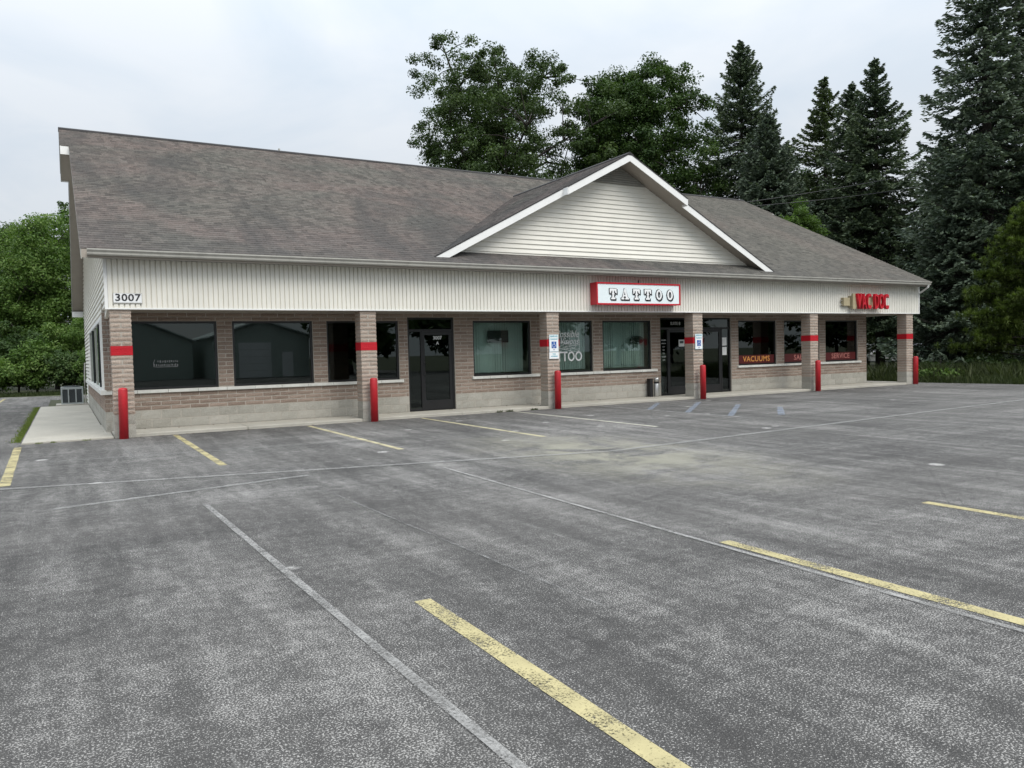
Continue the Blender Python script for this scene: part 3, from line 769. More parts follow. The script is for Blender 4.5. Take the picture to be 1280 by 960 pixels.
# side ribbon window
sw = MB(); t = 0.06; xa, xb = X0+0.0, X0+0.08
sw.box(xa, xb, SWIN[0]-0.06, SWIN[1]+0.06, SWIN[3], SWIN[3]+0.07)
sw.box(X0-0.03, xb, SWIN[0]-0.15, SWIN[0], SWIN[2], SWIN[3]).box(xa, xb, SWIN[1], SWIN[1]+0.06, SWIN[2], SWIN[3])
swo = sw.obj('side_window', M['trim'], bld)
for k in range(5):
    y = SWIN[0] + (SWIN[1]-SWIN[0])*k/4
    MB().box(X0+0.01, X0+0.07, y-0.03 if 0 < k else y, y+0.03 if k < 4 else y, SWIN[2], SWIN[3]).obj('mullion', M['black_alu'] if k in (1, 3) else M['gutter'], swo)
    if k < 4:
        MB().box(X0+0.04, X0+0.048, y+0.03, SWIN[0]+(SWIN[1]-SWIN[0])*(k+1)/4-0.03, SWIN[2], SWIN[3]).obj('pane', M['glass_dark'], swo)

# ---- main roof
def zr(y): return 3.79+0.5*(y+0.45) if y <= 9 else 3.79+0.5*(18.45-y)
XL0, XL1, XR0, XR1, KY = -0.455, -0.672, 27.25, 27.46, 7.1
roof = bpy.data.objects.new('roof', None); COL.objects.link(roof); roof.parent = bld
def slope_slab(pts, th, lift=0.0):
    mb = MB(); top = [(x, y, zr(y)+lift) for x, y in pts]; n = len(pts)
    vs = top + [(x, y, z-th) for x, y, z in top]
    fs = [tuple(range(n)), tuple(range(2*n-1, n-1, -1))] + [(i, n+i, n+(i+1) % n, (i+1) % n) for i in range(n)]
    return mb.add(vs, fs)
fr_pts = [(XL0, -0.39), (XR0, -0.39), (XR0, KY), (XR1, KY), (XR1, 9.0), (XL1, 9.0), (XL1, KY), (XL0, KY)]
slope_slab(fr_pts, 0.17, -0.02).obj('roof_deck', M['taupe'], roof)
bk_pts = [(x, 18-y) for x, y in fr_pts][::-1]
bk_pts = [(x, y if y != 9.0 else 9.001) for x, y in bk_pts]
slope_slab(bk_pts, 0.17, -0.02).obj('roof_deck', M['taupe'], roof)
# shingle courses: stepped strips, uneven butt edges
def courses_mesh(front_side=True):
    r = random.Random(5); V = []; F = []
    step = 0.128; y = -0.4005
    while y < 8.99:
        y1 = min(y+step+0.02, 9.0)
        wide = y >= KY-0.001
        xa, xb = (XL1-0.02, XR1+0.02) if wide else (XL0-0.02, XR0+0.02)
        nseg = int((xb-xa)/0.27)
        for i in range(nseg):
            p, q = xa+(xb-xa)*i/nseg, xa+(xb-xa)*(i+1)/nseg
            h = 0.022+r.uniform(-0.006, 0.008); dy = r.uniform(-0.008, 0.008)
            k = len(V)
            yy = y+dy
            Z = lambda t: 3.79+0.5*(t+0.45)
            pts = [(p, yy, Z(yy)-0.01), (q, yy, Z(yy)-0.01), (p, yy, Z(yy)+h), (q, yy, Z(yy)+h), (p, y1, Z(y1)+0.001), (q, y1, Z(y1)+0.001)]
            if not front_side: pts = [(a, 18-b_, c_) for a, b_, c_ in pts]
            V += pts; F += [(k, k+1, k+3, k+2), (k+2, k+3, k+5, k+4)]
        y += step
    return np.array(V), np.array(F)
V, F = courses_mesh(True); o = link('shingle_courses', np_mesh('shingle_courses', V, F, M['shingle_x']), None, roof); o['kind'] = 'stuff'
V, F = courses_mesh(False); o = link('shingle_courses', np_mesh('shingle_courses', V, F, M['shingle_x']), None, roof); o['kind'] = 'stuff'
zt = zr(9.0)
MB().prism([(XL1-0.03, 8.84, zt-0.075+0.02), (XL1-0.03, 8.86, zt-0.03+0.02), (XL1-0.03, 9.0, zt+0.05), (XL1-0.03, 9.14, zt-0.03+0.02), (XL1-0.03, 9.16, zt-0.055)], (XR1-XL1+0.06, 0, 0)).obj('ridge_cap', M['ridge'], roof)
# rake boards (lower run and prow), both ends and both slopes
def rake(x, y0, y1, back):
    pts = [(x, y0, zr(y0)), (x, y1, zr(y1))]
    if back: pts = [(x, 18-y0, zr(y0)), (x, 18-y1, zr(y1))]
    (a, b_, c_), (d_, e, f_) = pts
    MB().prism([(a, b_, c_-0.008), (d_, e, f_-0.008), (d_, e, f_-0.215), (a, b_, c_-0.215)], (0.022 if x < 5 else -0.022, 0, 0)).obj('rake_board', M['gutter'], roof)
for back in (False, True):
    for s, (xa, xb) in ((-1, (XL0-0.012, XL1-0.012)), (1, (XR0+0.012, XR1+0.012))):
        rake(xa, -0.385, KY, back); rake(xb, KY, 8.99, back)
        # boxed return at the step of the prow
        y = 18-KY if back else KY
        yb = y-0.012 if not back else y+0.012
        MB().box(min(xa, xb), max(xa, xb), min(y, yb), max(y, yb), zr(KY)-0.23, zr(KY)-0.01 if not back else zr(KY)-0.01).obj('prow_return', M['trim'], roof)
# eave return at the rear left and front left
MB().box(XL0-0.01, X0+0.03, 18.2, 18.42, 3.42, 3.64).obj('eave_return', M['trim'], roof)
MB().tube([(5.9, 9.6, 8.0), (5.9, 9.6, 8.78)], 0.035, 8).obj('vent_pipe', M['gutter'], roof)
MB().tube([(13.75, 1.3, 6.7), (13.75, 1.3, 7.32)], 0.045, 8).obj('vent_pipe', M['trim'], roof)
# gutter: K profile along the front eave
gp = [(-0.39, 3.80), (-0.39, 3.675), (-0.455, 3.675), (-0.475, 3.70), (-0.478, 3.735), (-0.51, 3.775), (-0.51, 3.80), (-0.503, 3.80), (-0.47, 3.745), (-0.40, 3.70), (-0.40, 3.80)]
gut = MB().prism([(-0.36, y, z) for y, z in gp], (27.22+0.36, 0, 0)).obj('gutter', M['gutter'], roof)
MB().box(-0.33, 27.2, -0.388, -0.36, 3.60+0.055, 3.79).obj('eave_board', M['frieze'], roof)
MB().box(-0.33, 27.2, -0.358, -0.022, 3.662, 3.69).obj('eave_soffit', M['frieze'], roof)
MB().tube([(27.1, -0.45, 3.68), (27.1, -0.42, 3.60), (27.24, -0.1, 3.46), (27.26, 0.1, 3.38), (27.26, 6.0, 3.30), (27.22, 6.1, 3.2), (27.22, 6.1, 0.1)], 0.035, 8).obj('downspout', M['trim'], roof)

# ---- front gable
GX, GH, GF, GS = 13.24, 7.09, 6.02, 0.517
def zg(x): return GH - GS*abs(x-GX)
gab = bpy.data.objects.new('gable', None); COL.objects.link(gab); gab.parent = bld
YA, YP, YSID = -0.10, -0.32, 0.34
def yval(z): return (z-3.79)/0.5-0.45
for s in (-1, 1):
    foot, kink = GX+s*GF, GX+s*2.13
    outline = [(foot, YA), (kink, YA), (kink, YP), (GX, YP), (GX, yval(GH)+0.25), (foot, yval(zg(foot))+0.25)]
    n = len(outline)
    top = [(x, y, zg(x)-0.02) for x, y in outline]
    vs = top + [(x, y, z-0.13) for x, y, z in top]
    MB().add(vs, [tuple(range(n)), tuple(range(2*n-1, n-1, -1))] + [(i, n+i, n+(i+1) % n, (i+1) % n) for i in range(n)]).obj('gable_deck', M['taupe'], gab)
    V = []; F = []; r = random.Random(8+s)
    d = 0.0; st = 0.128
    while d < GF:
        xo, xi = foot-s*d, foot-s*min(GF, d+st+0.02)
        ya = (YP if abs(xo-s*0.01-GX) <= 2.13 else YA)-0.02
        yb = yval(zg(xo))+0.12
        ns = max(1, int((yb-ya)/0.27))
        for i in range(ns):
            p, q = ya+(yb-ya)*i/ns, ya+(yb-ya)*(i+1)/ns; h = 0.016+r.uniform(-.004, .006); k = len(V)
            V += [(xo, p, zg(xo)-0.01), (xo, q, zg(xo)-0.01), (xo, p, zg(xo)+h), (xo, q, zg(xo)+h), (xi, p, zg(xi)+0.001), (xi, q, zg(xi)+0.001)]
            F += [(k, k+1, k+3, k+2), (k+2, k+3, k+5, k+4)]
        d += st
    o = link('shingle_courses', np_mesh('shingle_courses', np.array(V), np.array(F), M['shingle_y']), None, gab); o['kind'] = 'stuff'
    # white rake boards and dark drip edge
    for xa, xb, yy in ((foot, kink, YA), (kink, GX, YP)):
        MB().prism([(xa, yy-0.024, zg(xa)-0.012), (xb, yy-0.024, zg(xb)-0.012), (xb, yy-0.024, zg(xb)-0.215), (xa, yy-0.024, zg(xa)-0.215)], (0, 0.022, 0)).obj('rake_board', M['trim'], gab)
        MB().prism([(xa, yy-0.034, zg(xa)+0.012), (xb, yy-0.034, zg(xb)+0.012), (xb, yy-0.034, zg(xb)-0.018), (xa, yy-0.034, zg(xa)-0.018)], (0, 0.009, 0)).obj('drip_edge', M['ridge'], gab)
    MB().box(min(kink+s*0.004, kink+s*0.022), max(kink+s*0.004, kink+s*0.022), YP-0.02, YA-0.026, zg(kink)-0.215, zg(kink)-0.02).obj('prow_return', M['trim'], gab)
MB().prism([(GX-0.14, YP-0.03, GH-0.055), (GX-0.13, YP-0.03, GH-0.03), (GX, YP-0.03, GH+0.045), (GX+0.13, YP-0.03, GH-0.03), (GX+0.14, YP-0.03, GH-0.055)], (0, 6.6, 0)).obj('ridge_cap', M['ridge'], gab)
# gable siding boards
zbase = zr(YSID)+0.03
zz = zbase-0.1
MB().prism([(GX-GF+0.3, YSID+0.06, zbase-0.15), (GX+GF-0.3, YSID+0.06, zbase-0.15), (GX, YSID+0.06, GH-0.2)], (0, 0.05, 0)).obj('gable_wall', M['white'], gab)
while zz < GH-0.3:
    z1 = min(zz+0.128, GH-0.2)
    hw0, hw1 = (GH-0.14-zz)/GS, (GH-0.14-z1)/GS
    ya, yb = YSID-0.010, YSID+0.02
    vs = [(GX-hw0, ya, zz), (GX+hw0, ya, zz), (GX+hw1, yb, z1), (GX-hw1, yb, z1), (GX-hw0, yb+0.03, zz), (GX+hw0, yb+0.03, zz), (GX+hw1, yb+0.03, z1), (GX-hw1, yb+0.03, z1)]
    MB().add(vs, [(0, 1, 2, 3), (0, 4, 5, 1), (4, 7, 6, 5), (0, 3, 7, 4), (1, 5, 6, 2), (3, 2, 6, 7)]).obj('siding_board', M['white'], gab)
    zz = z1
# triangular louvre vent
vz0, vz1 = 6.36, 6.86
vent = MB().prism([(GX-(GH-0.16-vz0)/GS, YSID-0.03, vz0), (GX+(GH-0.16-vz0)/GS, YSID-0.03, vz0), (GX, YSID-0.03, GH-0.16)], (0, 0.024, 0)).obj('vent', M['frieze'], gab)
zz = vz0+0.01
while zz < GH-0.3:
    hw = (GH-0.2-zz)/GS
    MB().add([(GX-hw, YSID-0.034, zz+0.045), (GX+hw, YSID-0.034, zz+0.045), (GX+hw, YSID-0.075, zz), (GX-hw, YSID-0.075, zz), (GX-hw, YSID-0.034, zz+0.052), (GX+hw, YSID-0.034, zz+0.052), (GX+hw, YSID-0.079, zz+0.005), (GX-hw, YSID-0.079, zz+0.005)],
             [(0, 1, 2, 3), (4, 7, 6, 5), (3, 2, 6, 7), (0, 3, 7, 4), (1, 5, 6, 2), (0, 4, 5, 1)]).obj('louvre', M['gutter'], vent)
    zz += 0.062

# ================================================================== blinds, shop-window print
def blinds(a, c_, label, n_gap=None):
    mb = MB(); x = a+0.08; r = random.Random(int(a*10))
    while x < c_-0.12:
        ang = r.uniform(0.10, 0.34); w = 0.092
        dx, dy = math.cos(ang)*w/2, math.sin(ang)*w/2
        cx = x+w/2; zb = ZS+0.08+r.uniform(0, 0.01)
        mb.box(0, 0, 0, 0, 0, 0) if False else None
        mb.add([(cx-dx, YW+0.29-dy, zb), (cx+dx, YW+0.29+dy, zb), (cx+dx, YW+0.29+dy, ZH-0.03), (cx-dx, YW+0.29-dy, ZH-0.03),
                (cx-dx, YW+0.292-dy, zb), (cx+dx, YW+0.292+dy, zb), (cx+dx, YW+0.292+dy, ZH-0.03), (cx-dx, YW+0.292-dy, ZH-0.03)], [(0, 1, 2, 3), (7, 6, 5, 4), (0, 4, 5, 1), (3, 2, 6, 7), (1, 5, 6, 2), (0, 3, 7, 4)])
        x += 0.083
    e = empty('vertical_blind', ((a+c_)/2, YW+0.29, ZS), 0, label, 'blind', 'vertical blinds in the shop windows')
    o = mb.obj('slats', M['blind'], e); o.location = (-(a+c_)/2, -(YW+0.29), -ZS); o['kind'] = 'stuff'
    h = MB().box(a+0.05, c_-0.05, YW+0.25, YW+0.33, ZH-0.03, ZH+0.03).obj('head_rail', M['blind'], e); h.location = o.location
blinds(*WIN[3], 'pale green vertical blind in window behind small black rectangular sign')
blinds(*WIN[4], 'pale green vertical blind behind window with white script lettering')
blinds(*WIN[5], 'pale green vertical blind in window behind small black oval sign')
GY = YW+0.070      # just outside the panes
def decal(txt, size, mat, x, z, par, y=GY, **k):
    return link('lettering', text_mesh(txt, size, mat, extrude=0.0015, **k), None, par, (x, y, z))
# script lettering in the fifth window
p5 = wobj[4]
decal('TATTOO', 0.40, M['ink_white'], 11.93, 1.39, p5, sx=0.80, offset=0.006)
decal('Possible', 0.30, M['ink_white'], 12.06, 2.06, p5, sx=0.85, shear=0.35)
decal('Visions', 0.28, M['ink_white'], 12.12, 1.85, p5, sx=0.85, shear=0.35)
sw_ = MB(); r = random.Random(21)
for k in range(13):
    a0 = r.uniform(0, 6.28); cx, cz = 11.85+r.uniform(-0.33, 0.5), 1.69+r.uniform(-0.09, 0.12); rr = r.uniform(0.06, 0.17)
    sw_.tube([(cx+rr*1.6*math.cos(a0+t*0.32), GY-0.002, cz+rr*(1-t*0.05)*math.sin(a0+t*0.32)*0.7) for t in range(9)], 0.0055, 4)
for t0, t1, z0 in ((11.45, 12.5, 1.78), (11.5, 12.48, 1.60), (11.9, 12.5, 1.66)):
    sw_.tube([(t0+(t1-t0)*t/8, GY-0.002, z0+0.05*math.sin(t*0.7)) for t in range(9)], 0.006, 4)
sw_.tube([(12.45, GY-0.002, 2.05), (12.5, GY-0.002, 1.8), (12.49, GY-0.002, 1.6), (12.42, GY-0.002, 1.48)], 0.006, 4)
sw_.obj('ornament', M['ink_white'], p5)
# faint lettering low in the first window
decal('Leinen', 0.10, M['vinyl_dim'], 1.12, 1.53, wobj[0], sx=1.0, shear=0.2) if False else None
fl = MB(); r = random.Random(4)
for row, (z, x0, x1) in enumerate(((1.55, 0.98, 1.42), (1.47, 0.90, 1.42))):
    x = x0
    while x < x1:
        w = r.uniform(0.02, 0.05); fl.box(x, x+w*0.45, GY-0.001, GY+0.001, z-r.uniform(0.01, 0.03), z+r.uniform(0.015, 0.035)); x += w
fl.tube([(0.93, GY, 1.60), (0.90, GY, 1.52), (0.90, GY, 1.44), (0.98, GY, 1.43), (1.4, GY, 1.43)], 0.006, 4)
fl.obj('faded_lettering', M['vinyl_dim'], wobj[0])
# doors
decal('3007', 0.13, M['vinyl'], 7.87, 2.00, d1, y=YW+0.074, offset=0.004); decal('A', 0.11, M['vinyl'], 7.87, 1.86, d1, y=YW+0.074, offset=0.004)
decal('SUITE B', 0.14, M['vinyl'], 16.27, 2.36, d2, y=YW+0.079, sx=0.9)
for i, (tx, sz) in enumerate((('HOURS', 0.06), ('MON-FRI', 0.045), ('11-7', 0.055), ('SAT', 0.05), ('12-5', 0.06), ('CLOSED', 0.05), ('SUN', 0.05))):
    decal(tx, sz, M['vinyl'], 15.765, 1.83-0.105*i, d2, y=YW+0.078)
MB().box(16.40, 16.64, YW+0.077, YW+0.0795, 1.62, 1.84).obj('notice', M['vinyl'], d2)
MB().box(16.44, 16.60, YW+0.075, YW+0.0765, 1.72, 1.80).obj('notice_print', M['acdark'], d2)
for z0 in (1.30, 1.62): MB().box(18.32, 18.52, YW+0.078, YW+0.081, z0, z0+0.27).obj('notice', M['paper'], d3)
# red bands and lettering at the vacuum shop
for (a, c_), tx, mt, w8 in ((WIN[6], 'VACUUMS', M['orange'], wobj[6]), (WIN[7], 'SALES', M['pinkred'], wobj[7]), (WIN[8], 'SERVICE', M['pinkred'], wobj[8])):
    MB().box(a+0.055, c_-0.055, YW+0.073, YW+0.076, ZS+0.055, ZS+0.34).obj('red_band', M['darkred'], w8)
    decal(tx, 0.26, mt, (a+c_)/2, ZS+0.20, w8, sx=1.05, y=YW+0.069, offset=0.003, spacing=1.05)

# signs hanging inside the glass
s = MB().box(-0.33, 0.33, -0.015, 0.015, -0.17, 0.17).box(-0.30, 0.30, -0.018, -0.015, -0.14, 0.14).tube([(-0.28, 0, 0.17), (-0.28, 0, 0.26)], 0.004, 4).tube([(0.28, 0, 0.17), (0.28, 0, 0.26)], 0.004, 4).obj('open_sign', M['black'], None, loc=(9.76, YW+0.13, 2.02))
tag(s, 'small black rectangular sign hanging inside blind-covered window', 'sign')
e = empty('oval_sign', (14.72, YW+0.13, 1.86), 0, 'black oval sign hanging inside the blind-covered window beside suite door', 'sign')
n = 28
MB().prism([(0.27*math.cos(2*math.pi*i/n), -0.012, 0.13*math.sin(2*math.pi*i/n)) for i in range(n)], (0, 0.024, 0)).obj('board', M['black'], e)
MB().add([(q*0.24*math.cos(2*math.pi*i/n), -0.0135, q*0.105*math.sin(2*math.pi*i/n)) for q in (1.0, 0.94) for i in range(n)], [(i, (i+1) % n, n+(i+1) % n, n+i) for i in range(n)]).obj('border', M['acgrey'], e)

# ================================================================== signs on the fascia
# lightbox
ts = empty('lightbox_sign', (13.5, 0, 3.14), 0, 'white lightbox sign in red frame reading TATTOO on the fascia', 'sign')
def at(o, x, y, z): o.location = (x-13.5, y, z-3.14); return o
at(MB().box(-1.525, 1.525, 0.0, 0.30, -0.31, 0.31).obj('cabinet', M['red_sign'], ts, bevel=0.008), 13.515, -0.316, 3.14)
fr_ = MB(); t = 0.042
for z0, z1 in ((-0.31, -0.31+t), (0.31-t, 0.31)): fr_.box(-1.525, 1.525, -0.022, -0.001, z0, z1)
for x0, x1 in ((-1.525, -1.525+t), (1.525-t, 1.525)): fr_.box(x0, x1, -0.0215, -0.001, -0.31+t, 0.31-t)
at(fr_.obj('frame', M['red_sign'], ts), 13.515, -0.316, 3.14)
at(MB().box(-1.482, 1.482, -0.006, -0.001, -0.267, 0.267).obj('face', M['lightface'], ts), 13.515, -0.316, 3.14)
at(MB().tube([(0, 0, 0), (0, 0, 0.07)], 0.012, 6).lathe([(0.02, 0.07), (0.025, 0.085), (0.01, 0.1)], n=8).obj('light_sensor', M['black'], ts), 13.6, -0.18, 3.448)
def letter_polys(ch):
    R_ = lambda x0, x1, z0, z1: [(x0, z0), (x1, z0), (x1, z1), (x0, z1)]
    if ch == 'T': return [R_(.105, .175, .0, .33), R_(0, .28, .265, .33), [(0, .175), (.055, .205), (.075, .27), (0, .27)], [(.28, .175), (.225, .205), (.205, .27), (.28, .27)], R_(.055, .225, 0, .05), [(.085, .05), (.195, .05), (.175, .09), (.105, .09)], R_(.085, .195, .15, .18)]
    if ch == 'A': return [[(.02, .03), (.075, .03), (.15, .33), (.115, .33)], [(.18, .03), (.27, .03), (.165, .33), (.115, .33)], R_(.07, .21, .095, .135), R_(-.01, .11, 0, .045), R_(.15, .30, 0, .045)]
    if ch == 'O':
        P = []; k = 14
        for i in range(k):
            a0, a1 = 2*math.pi*i/k, 2*math.pi*(i+1)/k
            P.append([(.14+.125*math.cos(a0), .165+.165*math.sin(a0)), (.14+.125*math.cos(a1), .165+.165*math.sin(a1)), (.14+.055*math.cos(a1), .165+.105*math.sin(a1)), (.14+.055*math.cos(a0), .165+.105*math.sin(a0))])
        return P
for i, ch in enumerate('TATTOO'):
    x0 = 12.43+0.415*i; polys = [[(x*0.86, z*0.90+0.015) for x, z in pl] for pl in letter_polys(ch)]
    mb = MB(); q = 0
    for pl in polys:
        cx = sum(p[0] for p in pl)/len(pl); cz = sum(p[1] for p in pl)/len(pl)
        for ox, oz in ((0.018, -0.014), (0.036, -0.026), (0, 0)):
            q += 1
            gx = [(x+(0.014 if x > cx else -0.014), z+(0.014 if z > cz else -0.014)) for x, z in pl]
            mb.prism([(x+ox, -0.0004*q, z+oz) for x, z in gx], (0, 0.0002, 0))
    lo = mb.obj('letter', M['black'], ts); at(lo, x0, -0.326, 2.965)
    mb = MB()
    for q, pl in enumerate(polys): mb.prism([(x, -0.0004*q, z) for x, z in pl], (0, 0.0003, 0))
    mi = mb.obj('inlay', M['ink_white'], lo); mi.location = (0, -0.022, 0)
# channel letters
cs_ = empty('channel_letter_sign', (23.9, 0, 3.05), 0, 'red raised channel letters on tan raceway at far end of white fascia', 'sign')
def at2(o, x, y, z): o.location = (x-23.9, y, z-3.05); return o
at2(MB().box(0, 1.62, 0, 0.16, -0.2, 0.2).box(-0.02, 0.14, -0.07, 0.0, -0.27, 0.27).obj('raceway', M['tan_cab'], cs_, bevel=0.006), 23.06, -0.185, 3.05)
at2(MB().box(-0.34, 0.0, 0.0, 0.14, -0.15, 0.13).obj('transformer_box', M['tan_cab'], cs_, bevel=0.006), 23.02, -0.155, 3.05)
at2(MB().tube([(0, 0, 0.05), (-0.1, 0, 0.05), (-0.1, 0, -0.10), (0, 0, -0.10)], 0.018, 6).obj('conduit', M['steel'], cs_), 22.70, -0.08, 3.03)
x = 23.16
for ch in 'VAC DOC':
    if ch == ' ': x += 0.17; continue
    me = text_mesh(ch, 0.76, M['red_sign'], extrude=0.05, offset=0.006, sx=0.46)
    xs_ = [v.co.x for v in me.vertices]; w = max(xs_)-min(xs_); zs_ = [v.co.z for v in me.vertices]; zc_ = (max(zs_)+min(zs_))/2; xc = (max(xs_)+min(xs_))/2
    for v in me.vertices: v.co.x -= xc; v.co.z -= zc_
    lo = link('letter', me, None, cs_); at2(lo, x+w/2, -0.30, 3.05)
    x += w+0.035
# house numbers
hn = empty('house_number_plate', (0.35, -0.038, 2.87), 0, 'white plate with black house numbers on the fascia corner', 'sign')
MB().box(-0.262, 0.262, -0.012, 0.006, -0.095, 0.095).obj('plate', M['ink_white'], hn, bevel=0.003)
MB().box(-0.270, 0.270, -0.006, 0.006, -0.112, -0.0955).box(-0.270, -0.2625, -0.006, 0.006, -0.0955, 0.1).box(0.2625, 0.270, -0.006, 0.006, -0.0955, 0.1).box(-0.270, 0.270, -0.006, 0.006, 0.0955, 0.104).obj('edge', M['gutter'], hn)
for i, ch in enumerate('3007'):
    link('numeral', text_mesh(ch, 0.20, M['black'], extrude=0.003, offset=0.003, sx=1.15), None, hn, (-0.182+0.122*i, -0.018, 0.005))

# parking signs
def parking_sign(x, z0, z1, label, plate2=None):
    e = empty('parking_sign', (x, -0.03, (z0+z1)/2), 0, label, 'sign', 'parking signs fixed to pillars')
    hh = (z1-z0)/2
    MB().box(-0.15, 0.15, 0.0, 0.012, -hh, hh).obj('plate', M['ink_white'], e, bevel=0.004)
    b_ = MB(); w, t = 0.142, 0.006
    for q0, q1 in ((-hh+0.006, -hh+0.012), (hh-0.012, hh-0.006)): b_.box(-w, w, -0.002, -0.0005, q0, q1)
    for q0, q1 in ((-w, -w+t), (w-t, w)): b_.box(q0, q1, -0.0022, -0.0005, -hh+0.012, hh-0.012)
    b_.obj('border', M['teal'], e)
    link('lettering', text_mesh('RESERVED', 0.055, M['teal'], 0.001, 0.002), None, e, (0, -0.003, hh-0.05))
    link('lettering', text_mesh('PARKING', 0.055, M['teal'], 0.001, 0.002), None, e, (0, -0.003, hh-0.125))
    MB().box(-0.078, 0.078, -0.003, -0.0008, -0.135, 0.045).obj('blue_square', M['blue'], e)
    s = MB(); y = -0.005; cz = -0.045
    s.tube([(0.0, y, cz+0.055), (0.002, y, cz+0.012), (0.032, y, cz+0.012), (0.045, y, cz-0.035), (0.058, y, cz-0.030)], 0.0065, 5)
    s.tube([(0, y, cz+0.03), (0.026, y, cz+0.03)], 0.0055, 5)
    s.tube([(-0.008+0.043*math.cos(a), y, cz-0.022+0.043*math.sin(a)) for a in [math.radians(110+i*20) for i in range(12)]], 0.0058, 5)
    s.prism([(0.002+0.011*math.cos(i*0.785), y-0.002, cz+0.068+0.011*math.sin(i*0.785)) for i in range(8)], (0, 0.003, 0))
    s.obj('wheelchair_symbol', M['ink_white'], e)
    MB().box(-0.03, 0.03, -0.003, -0.0008, -0.185, -0.17).obj('arrow', M['blue'], e)
    for q in (hh-0.025, -hh+0.025): MB().lathe([(0.008, -0.004), (0.008, 0.004)], n=8).obj('bolt', M['steel'], e).location = (0.0, -0.006, q)
    if plate2:
        q = (z0+z1)/2
        MB().box(-0.155, 0.155, 0.0, 0.012, plate2[0]-q, plate2[1]-q).obj('lower_plate', M['ink_white'], e, bevel=0.004)
        link('lettering', text_mesh('VAN', 0.05, M['teal'], 0.001, 0.002), None, e, (0, -0.003, plate2[1]-q-0.05))
        link('lettering', text_mesh('ACCESSIBLE', 0.042, M['teal'], 0.001, 0.002), None, e, (0, -0.003, plate2[1]-q-0.11))
parking_sign(10.745, 1.55, 2.02, 'white reserved parking sign with smaller plate below on pillar', (1.36, 1.54))
parking_sign(16.035, 1.52, 1.99, 'white reserved parking sign without lower plate, on pillar between shop doors')

# ================================================================== street furniture
bl = ['red bollard at corner pillar below the house number plate', 'red bollard at pillar beside the first shop door',
      'red bollard at pillar with the two-plate parking sign', 'red bollard at pillar with the single-plate parking sign',
      'red bollard at pillar between SALES and SERVICE windows', 'red bollard at last pillar below the end of the fascia']
bme = MB().lathe([(0.088, -0.05), (0.088, 1.0), (0.080, 1.022), (0.055, 1.038), (0.0, 1.045)], n=20).mesh('bollard', M['red'], smooth=True)
cme = MB().lathe([(0.091, 0.0), (0.091, 0.02), (0.088, 0.03)], n=20).mesh('collar', M['mortar'])
for i, (x, y) in enumerate(((0.16, -0.20), (5.52, -0.17), (10.76, -0.15), (16.02, -0.20), (21.25, -0.20), (26.90, -0.06))):
    o = link('bollard', bme, None, None, (x, y, 0)); tag(o, bl[i], 'bollard', 'red bollards in front of the pillars')
    o.rotation_euler = (math.radians((0.6, -0.4, 0.3, 0.2, -0.5, 0.2)[i]), math.radians((0.8, 0.3, 0.2, -0.4, 0.5, 0.1)[i]), 0)
# ash / litter bin
e = empty('litter_bin', (15.17, 0.96, SW), 0, 'narrow steel litter bin with black band beside suite door', 'bin')
MB().lathe([(0.08, 0), (0.085, 0.01), (0.085, 0.40), (0.08, 0.41)], n=20).obj('body', M['steel'], e, smooth=True)
MB().lathe([(0.075, 0.41), (0.075, 0.47)], n=20).obj('opening', M['black'], e)
MB().lathe([(0.085, 0.47), (0.085, 0.58), (0.06, 0.60)], n=20).obj('cap', M['steel'], e, smooth=True)
e = empty('ash_box', (14.98, 1.06, SW), 0, 'black box standing between litter bin and brick wall', 'box')
MB().box(-0.03, 0.08, -0.07, 0.09, 0, 0.54).obj('body', M['black'], e, bevel=0.01); MB().box(-0.035, 0.085, -0.075, 0.095, 0.54, 0.57).obj('lid', M['black_alu'], e, bevel=0.008)
# condenser
e = empty('air_conditioner', (-0.62, 15.35, 0.07), 0, 'grey air conditioner condenser unit on concrete pad by side wall', 'air conditioner')
w, d, hh = 0.36, 0.36, 0.62
c_ = MB()
for sx in (-1, 1):
    for sy in (-1, 1): c_.box(min(sx*w, sx*(w-0.05)), max(sx*w, sx*(w-0.05)), min(sy*d, sy*(d-0.05)), max(sy*d, sy*(d-0.05)), 0, hh)
for sx in (-0.12, 0.12): c_.box(sx-0.02, sx+0.02, -d+0.002, -d+0.03, 0.04, hh)
c_.box(-w+0.002, w-0.002, -d+0.004, d-0.004, 0.0, 0.05).box(-w+0.002, w-0.002, -d+0.004, d-0.004, hh-0.08, hh-0.002)
c_.obj('casing', M['acgrey'], e)
for k in range(14): MB().box(-w+0.03, w-0.03, -d+0.03, -d+0.045, 0.07+k*0.034, 0.09+k*0.034).obj('fin', M['acdark'], e)
MB().box(-w+0.03, w-0.03, -d+0.05, d-0.05, 0.05, hh-0.08).obj('coil', M['acdark'], e)
MB().lathe([(0.28, hh-0.002), (0.28, hh+0.03), (0.25, hh+0.035)], n=24).obj('fan_guard', M['acdark'], e)
MB().tube([(0.42, -0.35, 0.0), (0.42, -0.35, 0.9), (0.45, -0.35, 1.5)], 0.025, 6).obj('line_set', M['gutter'], e)

